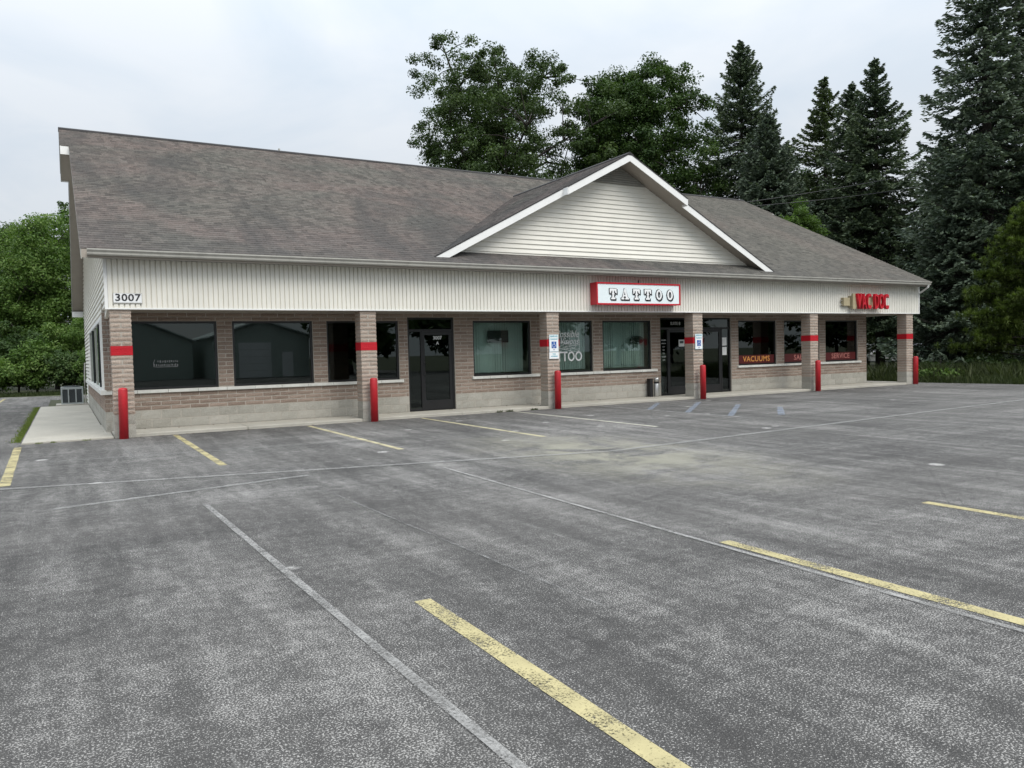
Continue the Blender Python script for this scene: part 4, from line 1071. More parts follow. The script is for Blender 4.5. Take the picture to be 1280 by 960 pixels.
# ================================================================== vehicles
def loft_car(mat, name, label, loc, rz, kind='car', group='vehicles parked beyond the trees'):
    e = empty(name, loc, rz, label, kind, group)
    L, W = 4.5, 0.9
    prof = [(-2.25, .35), (-2.2, .75), (-2.1, .95), (-1.35, 1.02), (-0.55, 1.5), (0.3, 1.55), (1.5, 1.5), (2.1, 1.05), (2.22, .8), (2.22, .35)]
    mb = MB(); n = len(prof); vs = []
    for yy, k in ((-W, 1.0), (-W*0.97, 1.0), (W*0.97, 1), (W, 1.0)):
        for x, z in prof:
            t = max(0, (z-1.0)/0.55); inset = 0.20*t + (0.03 if abs(yy) == W else 0)
            vs.append((x*(0.99 if abs(yy) == W else 1), (abs(yy)-inset)*(1 if yy > 0 else -1), z))
    fs = [(r_*n+i, r_*n+(i+1) % n, (r_+1)*n+(i+1) % n, (r_+1)*n+i) for r_ in range(3) for i in range(n)] + [tuple(range(n-1, -1, -1)), tuple(3*n+i for i in range(n))]
    MB().add(vs, fs).obj('body', mat, e, bevel=0.03)
    for s in (-1, 1):
        for pl in ([(-1.15, 1.06), (-0.55, 1.42), (0.1, 1.45), (0.1, 1.06)], [(0.2, 1.06), (0.2, 1.45), (1.35, 1.40), (1.75, 1.06)]):
            MB().prism([(x, s*(W-0.2*max(0, (z-1.0)/0.55)+0.004), z) for x, z in pl], (0, -s*0.02, 0)).obj('side_window', M['carglass'], e)
    MB().prism([(-1.30, -0.75, 1.06), (-1.30, 0.75, 1.06), (-0.60, 0.62, 1.49), (-0.60, -0.62, 1.49)], (-0.02, 0, 0.012)).obj('windscreen', M['carglass'], e)
    MB().prism([(2.06, -0.72, 1.12), (2.06, 0.72, 1.12), (1.58, 0.62, 1.47), (1.58, -0.62, 1.47)], (0.025, 0, 0.01)).obj('rear_window', M['carglass'], e)
    for x in (-1.4, 1.35):
        for s in (-1, 1):
            wl_ = MB().tube([(x, s*0.92, .33), (x, s*0.72, .33)], 0.33, 16).obj('wheel', M['tyre'], e)
            MB().tube([(x, s*0.93, .33), (x, s*0.90, .33)], 0.2, 12).obj('rim', M['carsilver'], wl_)
    for s in (-1, 1):
        MB().box(-2.24, -2.12, s*0.62-0.16, s*0.62+0.16, .68, .82).obj('headlight', M['ink_white'], e)
        MB().box(2.14, 2.235, s*0.66-0.12, s*0.66+0.12, .82, 1.0).obj('taillight', M['red_sign'], e)
    return e
loft_car(M['carwhite'], 'parked_car', 'white car parked beyond the porch, seen past last pillar', (50.2, 18.1, 0), 0.9)
loft_car(M['carsilver'], 'parked_car', 'silver car parked beside white car behind the building', (53.6, 17.6, 0), 0.9)
loft_car(M['cardark'], 'parked_car', 'dark car at the rear of the lot near the hedge', (-6.1, 24.2, 0), math.pi/2, group=None) if True else None
# camper
e = empty('camper_trailer', (64.5, 16.5, 0), 0.45, 'white camper trailer glimpsed between spruce trunks', 'camper')
MB().prism([(-3, -1.2, .6), (3, -1.2, .6), (3.1, -1.2, 1.6), (2.7, -1.2, 2.9), (-3, -1.2, 2.95), (-3.15, -1.2, 1.8)], (0, 2.4, 0)).obj('body', M['carwhite'], e, bevel=0.08)
for x in (-2.2, -0.2, 1.5): MB().box(x, x+0.8, -1.23, -1.19, 1.7, 2.3).obj('window', M['carglass'], e)
MB().box(-3.02, 3.02, -1.215, -1.195, 1.2, 1.35).obj('stripe', M['gutter'], e)
for x in (-0.5, 0.4):
    for s in (-1, 1): MB().tube([(x, s*1.18, .35), (x, s*0.95, .35)], 0.35, 14).obj('wheel', M['tyre'], e)

# ================================================================== opposite side of the street (seen in the glass)
def hall(name, label, x0, x1, y0, y1, eave, ridge, wallm, roofm, door):
    e = empty(name, ((x0+x1)/2, (y0+y1)/2, 0), 0, label, 'building')
    off = (-(x0+x1)/2, -(y0+y1)/2, 0); xm = (x0+x1)/2
    def P(mb, nm, mt, par=None):
        o = mb.obj(nm, mt, par or e)
        if par is None: o.location = off
        return o
    w = P(MB().prism([(x0, y0, 0), (x1, y0, 0), (x1, y0, eave), (xm, y0, ridge), (x0, y0, eave)], (0, y1-y0, 0)), 'wall', wallm)
    for s in (-1, 1):
        xe = xm+s*((x1-x0)/2+0.3); ze = eave-0.3*(ridge-eave)/((x1-x0)/2)
        P(MB().prism([(xm, y0-0.3, ridge+0.02), (xe, y0-0.3, ze+0.02), (xe, y0-0.3, ze+0.14), (xm, y0-0.3, ridge+0.16)], (0, y1-y0+0.6, 0)), 'roof', roofm)
    if door:
        dx0, dx1, dz = door
        d_ = P(MB().box(dx0, dx1, y1+0.004, y1+0.05, 0.02, dz), 'garage_door', M['door_white'])
        for k in range(1, 5): P(MB().box(dx0+0.02, dx1-0.02, y1+0.052, y1+0.056, dz*k/5-0.01, dz*k/5+0.01), 'seam', M['gutter'], d_)
        P(MB().box(dx1+0.9, dx1+1.8, y1+0.004, y1+0.05, 0.02, 2.1), 'side_door', M['door_white'])
    return e
hall('pole_barn', 'pale green gabled garage with white overhead door across the lot', 9.6, 17.4, -58, -46, 3.4, 4.7, M['sage'], M['metalroof'], (11.6, 14.2, 2.9))
hall('long_barn', 'pale roofed low barn standing across the lot beside the garage', -14, 8.6, -66, -50, 3.2, 8.0, M['sage'], M['metalroof'], (-6, -3, 2.9))

# ================================================================== vegetation
def frames(dirs):
    d = dirs/np.linalg.norm(dirs, axis=1, keepdims=True)
    up = np.where(np.abs(d[:, 2:3]) > 0.95, np.array([[1., 0, 0]]), np.array([[0, 0, 1.]]))
    a = np.cross(d, up); a /= np.linalg.norm(a, axis=1, keepdims=True)
    return d, a, np.cross(a, d)
def quads(C, A, B):
    """rhombus leaves: centre, half axes"""
    n = len(C); V = np.empty((n, 4, 3)); V[:, 0] = C-A; V[:, 1] = C-B; V[:, 2] = C+A; V[:, 3] = C+B
    return V.reshape(-1, 3), np.arange(n*4).reshape(n, 4)

def broadleaf(name, label, loc, h, rad, seed, mat, clumps, per, leaf, base=0.28, crown_c=0.62, crown_h=0.40, dense=0.5, trunk_r=0.28, stems=1, lobes=9, group=None, clump_r=(0.5, 0.95), hollow=0.0, lamp=1.0):
    r = np.random.default_rng(seed)
    e = empty(name, loc, 0, label, 'tree' if h > 3.5 else 'shrub', group)
    cz, rz_ = h*crown_c, h*crown_h
    # lumpy crown outline
    ld = r.normal(size=(lobes, 3)); ld /= np.linalg.norm(ld, axis=1, keepdims=True); lw = r.uniform(0.10, 0.42, lobes)*lamp; lk = r.uniform(4, 12, lobes)
    P = []
    while len(P) < clumps:
        d = r.normal(size=3); d /= np.linalg.norm(d)
        f = 0.74 + np.sum(lw*np.exp(lk*(ld@d-1)))
        q = (r.uniform(0, 1)**dense)*f
        p = np.array([d[0]*rad*q, d[1]*rad*q, cz+d[2]*rz_*q])
        if p[2] < h*base: continue
        if hollow and q < 0.75 and p[2] < cz+0.1*rz_ and r.random() < 0.85*hollow/0.3: continue
        P.append(p)
    P = np.array(P)
    hr = np.percentile(np.hypot(P[:, 0], P[:, 1]), 97); P[:, :2] *= rad/hr*0.95
    zlo, zhi = P[:, 2].min(), np.percentile(P[:, 2], 98.5); P[:, 2] = zlo + (P[:, 2]-zlo)*(h-0.8-zlo)/(zhi-zlo)
    # limbs
    tb = MB(); rr = random.Random(seed)
    sel = [int(np.argmax(P[:, 2]))]
    nl = 16 if h > 6 else 6
    for _ in range(nl-1):
        dd = np.min(np.linalg.norm(P[:, None]-P[sel][None], axis=2), axis=1); sel.append(int(np.argmax(dd)))
    nodes = []
    for si in range(stems):
        ang = 2*math.pi*si/stems+0.5; sp = 0.0 if stems == 1 else rad*0.13
        top = Vector((math.cos(ang)*sp*1.8, math.sin(ang)*sp*1.8, h*0.80))
        pts = [Vector((math.cos(ang)*sp*0.15, math.sin(ang)*sp*0.15, -0.1))]
        for t in (0.15, 0.35, 0.55, 0.75, 1.0):
            q = Vector((0, 0, 0)).lerp(top, t); q += Vector((rr.uniform(-1, 1), rr.uniform(-1, 1), 0))*h*0.012; pts.append(q)
        R0 = trunk_r*(1 if stems == 1 else 0.72)
        tb.tube(pts, [R0*1.25, R0, R0*.85, R0*.62, R0*.42, R0*.12], 9)
        nodes += pts[2:]
    limb_nodes = list(nodes)
    for i in sel:
        tgt = Vector(P[i]); cand = [q for q in nodes if q.z < tgt.z-0.03*h] or [nodes[0]]
        st = min(cand, key=lambda q: (q-tgt).length + abs((tgt.z-q.z)-0.5*(tgt-q).length))
        mid = st.lerp(tgt, 0.5) + Vector((rr.uniform(-.3, .3), rr.uniform(-.3, .3), 0.06*h*rr.random()))
        q1, q2 = st.lerp(mid, 0.6), mid.lerp(tgt, 0.5)
        r0 = trunk_r*rr.uniform(0.22, 0.38)
        tb.tube([st, q1, mid, q2, tgt], [r0, r0*.8, r0*.6, r0*.38, r0*.12], 6); limb_nodes += [q1, mid, q2]
    LN = np.array([tuple(q) for q in limb_nodes])
    for p in P[::2 if clumps < 300 else 3]:
        j = int(np.argmin(np.linalg.norm(LN-p, axis=1) + 0.6*np.maximum(0, LN[:, 2]-p[2])))
        a = Vector(LN[j]); b_ = Vector(p); m_ = a.lerp(b_, 0.5)+Vector((0, 0, 0.05*(b_-a).length))
        tb.tube([a, m_, b_], [trunk_r*.12, trunk_r*.08, trunk_r*.03], 4, cap=False)
    tr = tb.obj('trunk', M['bark'], e, smooth=True)
    # leaves
    n = clumps*per
    ci = np.repeat(np.arange(clumps), per)
    cr = r.uniform(clump_r[0], clump_r[1], clumps)[ci]
    o_ = r.normal(size=(n, 3)); o_ /= np.linalg.norm(o_, axis=1, keepdims=True)
    o_ *= (r.uniform(0, 1, n)**0.45)[:, None]*cr[:, None]; o_[:, 2] *= 0.62
    C = P[ci]+o_
    nrm = o_/(np.linalg.norm(o_, axis=1, keepdims=True)+1e-6)*0.8 + r.normal(size=(n, 3))*0.6 + np.array([0, 0, 0.7])
    d, a, b2 = frames(nrm)
    th = r.uniform(0, 2*np.pi, n)[:, None]; A = a*np.cos(th)+b2*np.sin(th); B = -a*np.sin(th)+b2*np.cos(th)
    s = leaf*r.uniform(0.6, 1.35, n)[:, None]
    V, F = quads(C, A*s, B*s*0.62)
    tint = np.clip(0.42 + r.normal(size=n)*0.17 + r.normal(size=clumps)[ci]*0.13, 0, 1)
    link('crown', np_mesh('crown', V, F, mat, tint), None, e)
    return e

def conifer(name, label, loc, h, slope, rmax, seed, mat, group=None, skirt=0.03, nbr=6, droop=0.25, gap=0.0, trunk_r=0.2, spray=0.115, step=0.46, hang=0.10, irregular=0.25):
    r = np.random.default_rng(seed)
    e = empty(name, loc, 0, label, 'tree', group)
    tb = MB(); lean = r.uniform(-0.012, 0.012, 2)*h
    tb.tube([(0, 0, -0.1), (lean[0]*.2, lean[1]*.2, h*.25), (lean[0]*.5, lean[1]*.5, h*.6), (lean[0], lean[1], h)], [trunk_r*1.2, trunk_r*.9, trunk_r*.5, 0.015], 9)
    Cs, Ds, Ls, Ts = [], [], [], []
    z = h*skirt + 0.2
    bias = r.uniform(0, 6.28, 3)
    while z < h-0.12:
        t = z/h
        prof = min(slope*(h-z)+0.12, rmax*(1-0.25*max(0, 0.25-t)/0.25)) * (1+irregular*0.6*math.sin(z*1.3+bias[0])*math.sin(z*0.53+bias[1]))
        nb = nbr if h-z > 2.5 else max(4, nbr-1)
        ph = r.uniform(0, 6.28)
        for k in range(nb):
            if r.random() < gap: continue
            ang = ph+2*np.pi*k/nb+r.uniform(-.35, .35); L = prof*r.uniform(1-1.6*irregular, 1+0.6*irregular)
            if L < 0.12: continue
            zz = z+r.uniform(-.2, .2)
            dirh = np.array([math.cos(ang), math.sin(ang), 0]); sd_ = np.array([-dirh[1], dirh[0], 0])
            up0 = 0.75*max(0.0, 1-(h-z)/(0.35*h)) - 0.10
            m_ = max(5, int(L/0.058))
            u = (np.arange(m_)+0.6)/m_
            zc_ = zz + L*(up0*u - droop*np.sin(u*np.pi*0.7)*min(1, (h-z)/(0.4*h)) + 0.20*u**3)
            tk = np.array([lean[0]*t, lean[1]*t, 0])
            bx = np.outer(L*u, dirh) + tk; bx[:, 2] = zc_
            if L > 0.4:
                tb.tube([tuple(tk+np.array([0, 0, zz])), tuple(bx[m_//2]), tuple(bx[-1])], [0.03, 0.02, 0.006], 4, cap=False)
            wid = 0.30*L*np.sin(np.clip(u*0.88+0.10, 0, 1)*np.pi)**0.8 + 0.05
            tone = r.normal()*0.10
            for s in (-1, 1):
                nn = 4 if L > 1.2 else 3
                for q in range(nn):
                    off = wid*(q+0.4)/nn*r.uniform(0.5, 1.3, m_)
                    c_ = bx + np.outer(s*off, sd_) + np.outer(off*0.55, dirh)
                    c_[:, 2] -= off*0.28 + r.uniform(0, hang, m_)
                    dv = np.outer(np.full(m_, s*0.7), sd_) + dirh*0.85 + r.normal(size=(m_, 3))*0.42; dv[:, 2] -= 0.10
                    bare = min(0.55, 0.28*(h-z)/(0.6*h))
                    keep = (u > bare) | (r.random(m_) < 0.25)
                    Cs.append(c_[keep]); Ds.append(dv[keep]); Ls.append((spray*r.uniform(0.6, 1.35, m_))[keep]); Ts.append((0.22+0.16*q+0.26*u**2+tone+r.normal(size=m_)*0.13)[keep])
        z += step*r.uniform(0.75, 1.2)*(0.55+0.45*min(1, (h-z)/5))
    nl = 46; zt_ = r.uniform(0, 1.3, nl); Cs.append(np.column_stack([lean[0]+r.normal(size=nl)*.05*(0.3+zt_), lean[1]+r.normal(size=nl)*.05*(0.3+zt_), h-zt_])); Ds.append(np.column_stack([r.normal(size=nl)*.5, r.normal(size=nl)*.5, np.full(nl, 1.2)])); Ls.append(np.full(nl, .13)); Ts.append(np.full(nl, .4))
    C = np.concatenate(Cs); D = np.concatenate(Ds); L = np.concatenate(Ls); T = np.clip(np.concatenate(Ts), 0, 1)
    d, a, b2 = frames(D); n = len(C)
    th = r.uniform(0, np.pi, n)[:, None]; B = a*np.cos(th)+b2*np.sin(th)
    V, F = quads(C, d*L[:, None], B*(L*0.40)[:, None])
    tb.obj('trunk', M['bark'], e, smooth=True)
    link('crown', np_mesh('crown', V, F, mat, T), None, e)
    return e

GB = 'trees behind the shop building'
broadleaf('oak_tree', 'tall open-crowned oak with forked trunk rising behind the roof', (25.8, 30.2, 0), 22.7, 7.5, 21, M['leaf_oak'], 640, 190, 0.085, base=0.34, crown_c=0.63, crown_h=0.36, dense=0.48, trunk_r=0.42, stems=3, lobes=22, group=GB, clump_r=(0.4, 1.0), hollow=0.10)
broadleaf('maple_tree', 'dense round maple behind the front gable', (35.4, 27.0, 0), 21.6, 5.3, 24, M['leaf_maple'], 1000, 190, 0.09, base=0.12, crown_c=0.57, crown_h=0.42, dense=0.30, trunk_r=0.40, lobes=16, lamp=0.55, group=GB, clump_r=(0.5, 1.0))
broadleaf('maple_tree', 'low dark leafy tree between maple and spruce behind the roof', (44.0, 35.0, 0), 14.5, 4.4, 41, M['leaf_dark'], 300, 160, 0.105, base=0.1, crown_c=0.55, crown_h=0.42, trunk_r=0.25, group=GB)
broadleaf('leafy_tree', 'green leafy tree filling the gap behind the slender conifer', (50.5, 23.5, 0), 15.5, 4.2, 42, M['leaf_maple'], 300, 160, 0.105, base=0.1, crown_c=0.55, crown_h=0.42, trunk_r=0.25, group=GB)
broadleaf('leafy_tree', 'pale leafy tree between tiered spruce and tallest spruce', (54.0, 13.0, 0), 13.5, 3.6, 43, M['leaf_left'], 240, 150, 0.10, base=0.1, crown_c=0.55, crown_h=0.42, trunk_r=0.22, group=GB)
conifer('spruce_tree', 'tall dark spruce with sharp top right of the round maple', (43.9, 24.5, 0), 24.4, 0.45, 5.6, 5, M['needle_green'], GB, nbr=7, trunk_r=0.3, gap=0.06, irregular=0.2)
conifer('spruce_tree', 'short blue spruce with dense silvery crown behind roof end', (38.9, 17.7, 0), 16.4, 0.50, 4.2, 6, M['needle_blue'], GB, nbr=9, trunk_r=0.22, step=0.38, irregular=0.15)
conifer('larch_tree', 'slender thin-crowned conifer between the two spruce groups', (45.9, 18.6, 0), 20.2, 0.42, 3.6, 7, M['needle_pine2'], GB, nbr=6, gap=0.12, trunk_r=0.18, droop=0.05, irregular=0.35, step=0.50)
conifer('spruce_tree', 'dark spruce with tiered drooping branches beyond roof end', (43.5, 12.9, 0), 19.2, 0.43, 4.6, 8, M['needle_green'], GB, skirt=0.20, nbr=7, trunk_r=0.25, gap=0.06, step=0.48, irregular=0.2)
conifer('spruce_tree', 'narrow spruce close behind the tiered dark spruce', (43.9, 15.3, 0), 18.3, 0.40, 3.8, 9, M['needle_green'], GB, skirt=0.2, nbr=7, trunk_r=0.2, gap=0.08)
broadleaf('young_maple', 'small bright green maple sapling at the roof end', (35.5, 12.4, 0), 9.9, 1.25, 51, M['leaf_bright'], 80, 120, 0.08, base=0.55, crown_c=0.80, crown_h=0.2, trunk_r=0.09, group=GB, clump_r=(0.3, 0.6))
GR = 'tall spruces beside the lot'
conifer('spruce_tree', 'tallest blue spruce beside the lot with layered silvery boughs', (38.8, 3.7, 0), 23.0, 0.31, 3.7, 12, M['needle_blue'], GR, nbr=7, trunk_r=0.33, gap=0.10, step=0.48, irregular=0.26)
conifer('spruce_tree', 'second tall spruce crowding the tallest blue spruce', (41.4, 3.1, 0), 22.5, 0.30, 3.9, 13, M['needle_green'], GR, nbr=7, trunk_r=0.33, gap=0.16, step=0.50, irregular=0.28)
conifer('spruce_tree', 'low dark spruce with wide boughs just past the last pillar', (36.8, 4.3, 0), 9.0, 0.52, 3.2, 14, M['needle_blue'], GR, nbr=8, trunk_r=0.16, step=0.40)
conifer('spruce_tree', 'dark green spruce between roof end and tallest blue spruce', (44.5, 9.3, 0), 13.5, 0.42, 4.0, 15, M['needle_green'], GR, skirt=0.17, nbr=7, trunk_r=0.22)
conifer('spruce_tree', 'shaded spruce behind the tall pair at the lot edge', (50, 8.0, 0), 12.5, 0.42, 4.0, 16, M['needle_green'], GR, nbr=7, trunk_r=0.25)
for i, (x, y, hh, rr_, lb) in enumerate(((63, 28, 9, 4.5, 'leafy tree far behind the parked cars'), (60, 23.0, 5, 3.6, 'low bushy tree directly behind the parked cars'), (70, 30, 12, 5, 'leafy tree far behind the camper'), (82, 20, 12, 5, 'broad leafy tree on the horizon past the camper'), (74, 8, 11, 5, 'broad leafy tree on the horizon past the spruces'))):
    broadleaf('leafy_tree', lb, (x, y, 0), hh, rr_, 60+i, M['leaf_dark'], 150, 70, 0.26, base=0.15, crown_c=0.55, crown_h=0.42, trunk_r=0.25, group='trees on the horizon', clump_r=(0.7, 1.4))

for i, (x, y, hh, rr_, lb) in enumerate(((21, -46, 9, 4, 'leafy tree across the lot right of the pale garage'), (31, -44, 11, 5, 'tall leafy tree second from the pale garage across the lot'), (40, -45, 10, 4.5, 'leafy tree third from the pale garage across the lot'),
        (49, -44, 11, 5, 'leafy tree fourth from the pale garage across the lot'), (58, -46, 9, 4, 'leafy tree fifth from the pale garage across the lot'), (74, -46, 11, 5, 'leafy tree past the gap in the row across the lot'), (86, -46, 10, 5, 'leafy tree ending the row across the lot'))):
    broadleaf('leafy_tree', lb, (x, y, 0), hh, rr_, 160+i, M['leaf_dark'], 140, 45, 0.30, base=0.08, crown_c=0.52, crown_h=0.46, trunk_r=0.25, group='trees across the lot', clump_r=(0.8, 1.5))

# soft pine at the right: whorled limbs ending in needle puffs
def pine(name, label, loc, h, rad, seed):
    r = np.random.default_rng(seed); e = empty(name, loc, 0, label, 'tree', GR)
    tb = MB(); tb.tube([(0, 0, -0.1), (0.05, 0, h*.5), (0, 0.05, h)], [0.16, 0.11, 0.02], 8)
    C = []; D = []; T = []
    z = h*0.14
    while z < h*0.98:
        t = z/h; nb = 6
        for k in range(nb):
            ang = r.uniform(0, 6.28); L = rad*(1-t)**0.55*r.uniform(0.7, 1.1)+0.15
            tip = np.array([math.cos(ang)*L, math.sin(ang)*L, z+0.12*L])
            tb.tube([(0, 0, z-0.05), tuple(tip*0.5+np.array([0, 0, z*0.5-0.05])), tuple(tip)], [0.035, 0.025, 0.008], 4, cap=False)
            for q in np.linspace(0.4, 1.0, max(3, int(L/0.25))):
                for _ in range(3):
                    c0 = np.array([0, 0, z])*(1-q)+tip*q+r.normal(size=3)*np.array([.16, .16, .10])
                    m_ = 46; dv = r.normal(size=(m_, 3))+np.array([math.cos(ang)*.6, math.sin(ang)*.6, 0.5]); dv /= np.linalg.norm(dv, axis=1, keepdims=True)
                    C.append(c0+dv*0.10); D.append(dv); T.append(np.clip(0.45+r.normal()*0.15+r.normal(size=m_)*.15, 0, 1))
        z += 0.33
    C = np.concatenate(C); D = np.concatenate(D); T = np.concatenate(T); d, a, b2 = frames(D)
    V, F = quads(C, d*0.12, a*0.014)
    tb.obj('trunk', M['bark'], e, smooth=True); link('crown', np_mesh('crown', V, F, M['needle_pine'], T), None, e)
pine('pine_tree', 'soft yellow-green pine with feathery needles at the lot edge', (32.6, -1.4, 0), 6.9, 3.0, 31)

# left background
GL = 'leafy trees behind the rear of the lot'
LT = [(-1.2, 37.5, 10.8, 3.2, 'leaf_left', 'bright green tree topping the hedge beside the gable end'), (-4.6, 39.5, 9.9, 3.0, 'leaf_left', 'bright green bushy tree behind the rear of the lot'),
      (-8.5, 41, 10.2, 3.4, 'leaf_oak', 'darker leafy tree at the far corner of the hedge'), (-3.6, 47, 11.6, 3.6, 'leaf_oak', 'dark leafy tree standing behind the bright hedge trees'),
      (2.4, 34.0, 8.6, 3.0, 'leaf_left', 'leafy tree half hidden by the rear corner of the building'), (-13, 38, 9, 3.5, 'leaf_left', 'leafy tree at outer end of the hedge')]
for i, (x, y, hh, rr_, mt, lb) in enumerate(LT):
    broadleaf('leafy_tree', lb, (x, y, 0), hh, rr_, 80+i, M[mt], 360, 170, 0.075, base=0.06, crown_c=0.53, crown_h=0.46, dense=0.35, trunk_r=0.16, group=GL, clump_r=(0.5, 1.0))
broadleaf('birch_tree', 'thin sparse tree showing just beside the gable overhang', (-0.15, 46.9, 0), 13.6, 1.2, 97, M['leaf_oak'], 60, 40, 0.12, base=0.5, crown_c=0.75, crown_h=0.26, trunk_r=0.1, clump_r=(0.3, 0.6))
SH = [(-6.2, 30.2, 3.0, 1.6), (-4.0, 29.3, 2.6, 1.5), (-2.1, 29.9, 3.4, 1.6), (-0.4, 28.9, 2.8, 1.4), (1.2, 28.2, 3.2, 1.5), (-8.4, 30.5, 2.8, 1.6), (-3.0, 31.6, 4.4, 1.7), (-0.6, 31.4, 4.8, 1.7), (-5.4, 32.5, 4.5, 1.8)]
for i, (x, y, hh, rr_) in enumerate(SH):
    broadleaf('hedge_shrub', ('tall ' if hh > 4 else 'low ')+('bright green' if i % 3 else 'dark green')+' wild shrub in the hedge behind the rear of the lot', (x, y, 0), hh, rr_, 110+i, M['leaf_left'] if i % 3 else M['leaf_dark'], 100, 120, 0.065, base=0.02, crown_c=0.5, crown_h=0.5, dense=0.4, trunk_r=0.05, group='shrubs of the rear hedge', clump_r=(0.3, 0.6), lobes=5)
# right edge shrubs
for i, (x, y, hh, rr_, mt, lb) in enumerate(((29.6, 0.6, 1.15, 0.7, 'leaf_left', 'small light green bush at the lot edge past the last bollard'), (31.2, 1.6, 1.3, 0.9, 'leaf_dark', 'dark low bush behind the light green bush'),
        (34.6, -1.2, 1.9, 1.1, 'needle_pine', 'olive shrub under the soft pine'), (33.6, -3.4, 1.5, 1.0, 'leaf_dark', 'dark green shrub in tall grass by the pine'), (37.5, -1.0, 2.4, 1.4, 'needle_pine', 'tall olive shrub behind the pine'),
        (35.8, 2.2, 1.6, 1.2, 'leaf_dark', 'dark shrub at the foot of tall spruces'), (33.0, 3.0, 1.3, 0.9, 'leaf_dark', 'low dark bush seen through the porch end'),
        (30.8, -2.6, 0.9, 0.7, 'leaf_left', 'knee-high light bush in the verge grass'), (32.0, -5.2, 1.2, 0.9, 'leaf_dark', 'dark bush in the verge below the pine limbs'), (30.4, -6.6, 0.8, 0.6, 'leaf_left', 'small pale weed bush at the kerbless lot edge'), (35.5, -5.5, 1.8, 1.3, 'leaf_dark', 'dark round shrub deep in the verge'))):
    broadleaf('edge_shrub', lb, (x, y, 0), hh, rr_, 140+i, M[mt], 60, 80, 0.07, base=0.02, crown_c=0.5, crown_h=0.5, trunk_r=0.03, group='shrubs along the lot edge', clump_r=(0.2, 0.4), lobes=5)

# grass: verge at the right, tufts by the pad
def blades(name, pts, hmin, hmax, seed, mat, wdt=0.012):
    r = np.random.default_rng(seed); n = len(pts); hh = r.uniform(hmin, hmax, n); ang = r.uniform(0, 6.28, n)
    lean = r.normal(size=(n, 2))*0.35*hh[:, None]; sx = np.column_stack([np.cos(ang), np.sin(ang), np.zeros(n)])*wdt*r.uniform(.7, 1.5, n)[:, None]
    p = np.column_stack([pts, np.full(n, -0.01)]); mid = p+np.column_stack([lean*0.4, hh*0.55]); tip = p+np.column_stack([lean, hh])
    V = np.stack([p-sx, p+sx, mid+sx*0.7, tip, mid-sx*0.7], 1).reshape(-1, 3); F = np.arange(n*5).reshape(n, 5)
    return link(name, np_mesh(name, V, F, mat, np.clip(r.normal(size=n)*0.2+0.45, 0, 1)), None, None)
r = np.random.default_rng(77)
n = 17000; px_ = 28.1+r.exponential(2.2, n); py_ = r.uniform(-14, 3.5, n); px_ = px_+np.clip((-py_-6)*0.06, 0, 1)*0.5+r.uniform(0, .15, n)
g = blades('verge_grass', np.column_stack([px_, py_]), 0.10, 0.38, 1, M['grass']); g['kind'] = 'stuff'; tag(g, 'tall green grass along the edge of the lot', 'grass')
n = 9000; cl = np.column_stack([29.2+r.exponential(2.0, 90), r.uniform(-13, 3.5, 90)]); q_ = r.integers(0, 90, n)
g = blades('verge_weeds', cl[q_]+r.normal(size=(n, 2))*0.25, 0.3, 0.85, 6, M['weed'], 0.02); g['kind'] = 'stuff'; tag(g, 'tall wild weeds rising above the verge grass', 'weeds')
n = 5200; py_ = r.uniform(0.5, 14.8, n); px_ = -1.66-np.abs(r.normal(size=n))*0.07
n2 = 220; px2 = r.uniform(-1.5, -0.1, n2); py2 = 0.0-np.abs(r.normal(size=n2))*0.012; k_ = (np.sin(px2*9)+np.sin(px2*23+1)) > 0.5
g = blades('pad_grass', np.concatenate([np.column_stack([px_, py_]), np.column_stack([px2, py2])[k_]]), 0.02, 0.06, 2, M['lawn'], 0.006); g['kind'] = 'stuff'; tag(g, 'grass strip growing along the concrete pad', 'grass')
n = 500; px_ = r.uniform(8.6, 10.4, n); py_ = -0.01-np.abs(r.normal(size=n))*0.02; k_ = (np.sin(px_*7)+np.sin(px_*17)) > 0.3
g = blades('kerb_weeds', np.column_stack([px_, py_])[k_], 0.02, 0.09, 3, M['grass'], 0.006); g['kind'] = 'stuff'; tag(g, 'small weeds growing in the kerb crack by the middle pillar', 'grass')
n = 15000; px_ = r.uniform(-14, 4, n); py_ = 27.2+r.exponential(1.0, n)
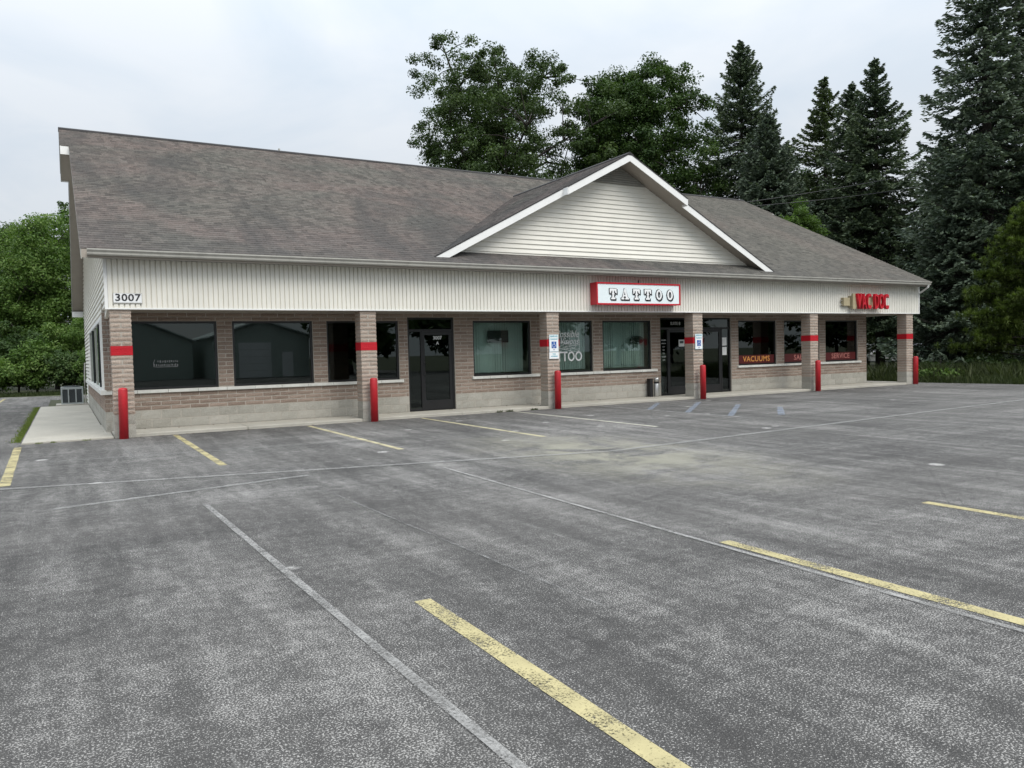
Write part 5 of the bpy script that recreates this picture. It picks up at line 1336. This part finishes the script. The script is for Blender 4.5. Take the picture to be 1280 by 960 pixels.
g = blades('hedge_grass', np.column_stack([px_, py_]), 0.04, 0.22, 4, M['grass'], 0.012); g['kind'] = 'stuff'; tag(g, 'rough grass at the foot of the rear hedge', 'grass')

# fallen leaves and grit gathered along the kerb
r = np.random.default_rng(5); n = 900
kx = r.uniform(-0.2, 27, n); ky = -np.abs(r.normal(size=n))*0.10-0.01; kk = r.integers(0, 2, n) == 0; ky[kk] = 1.12-np.abs(r.normal(size=kk.sum()))*0.12
kz = np.where(ky > 0.02, SW+0.004, 0.006)+r.uniform(0, 0.006, n); a_ = r.uniform(0, 6.28, n); ss = r.uniform(0.006, 0.022, n)
A_ = np.column_stack([np.cos(a_), np.sin(a_), r.normal(size=n)*0.2])*ss[:, None]; B_ = np.column_stack([-np.sin(a_), np.cos(a_), r.normal(size=n)*0.3])*ss[:, None]*0.6
V, F = quads(np.column_stack([kx, ky, kz]), A_, B_)
g = link('kerb_litter', np_mesh('kerb_litter', V, F, M['dead_leaf'], r.uniform(0, 1, n)), None, None); g['kind'] = 'stuff'; tag(g, 'dry leaf litter and grit scattered along the kerb', 'litter')

# overhead wire and its pole
e = empty('utility_pole', (62, 7.5, 0), 0, 'wooden utility pole carrying the overhead wires past the spruces', 'pole')
MB().tube([(0, 0, -0.2), (0, 0, 17)], [0.18, 0.11], 10).obj('shaft', M['wood_pole'], e); MB().box(-0.06, 0.06, -1.1, 1.1, 16.1, 16.25).obj('crossarm', M['wood_pole'], e)
def wire(a, b_, sag, label):
    a, b_ = Vector(a), Vector(b_); c_ = (a+b_)/2
    pts = [a.lerp(b_, i/24)-Vector((0, 0, sag*4*(i/24)*(1-i/24))) for i in range(25)]
    o = MB().tube([p-a for p in pts], 0.018, 5).obj('overhead_wire', M['wire'], None, loc=tuple(a)); tag(o, label, 'wire', 'overhead wires')
wire((27.3, 9.2, 8.40), (62, 7.5, 16.2), 0.5, 'upper black overhead wire from roof end to the pole')
wire((27.3, 9.4, 8.25), (62, 7.5, 15.0), 0.7, 'lower black overhead wire sagging in front of the spruces')
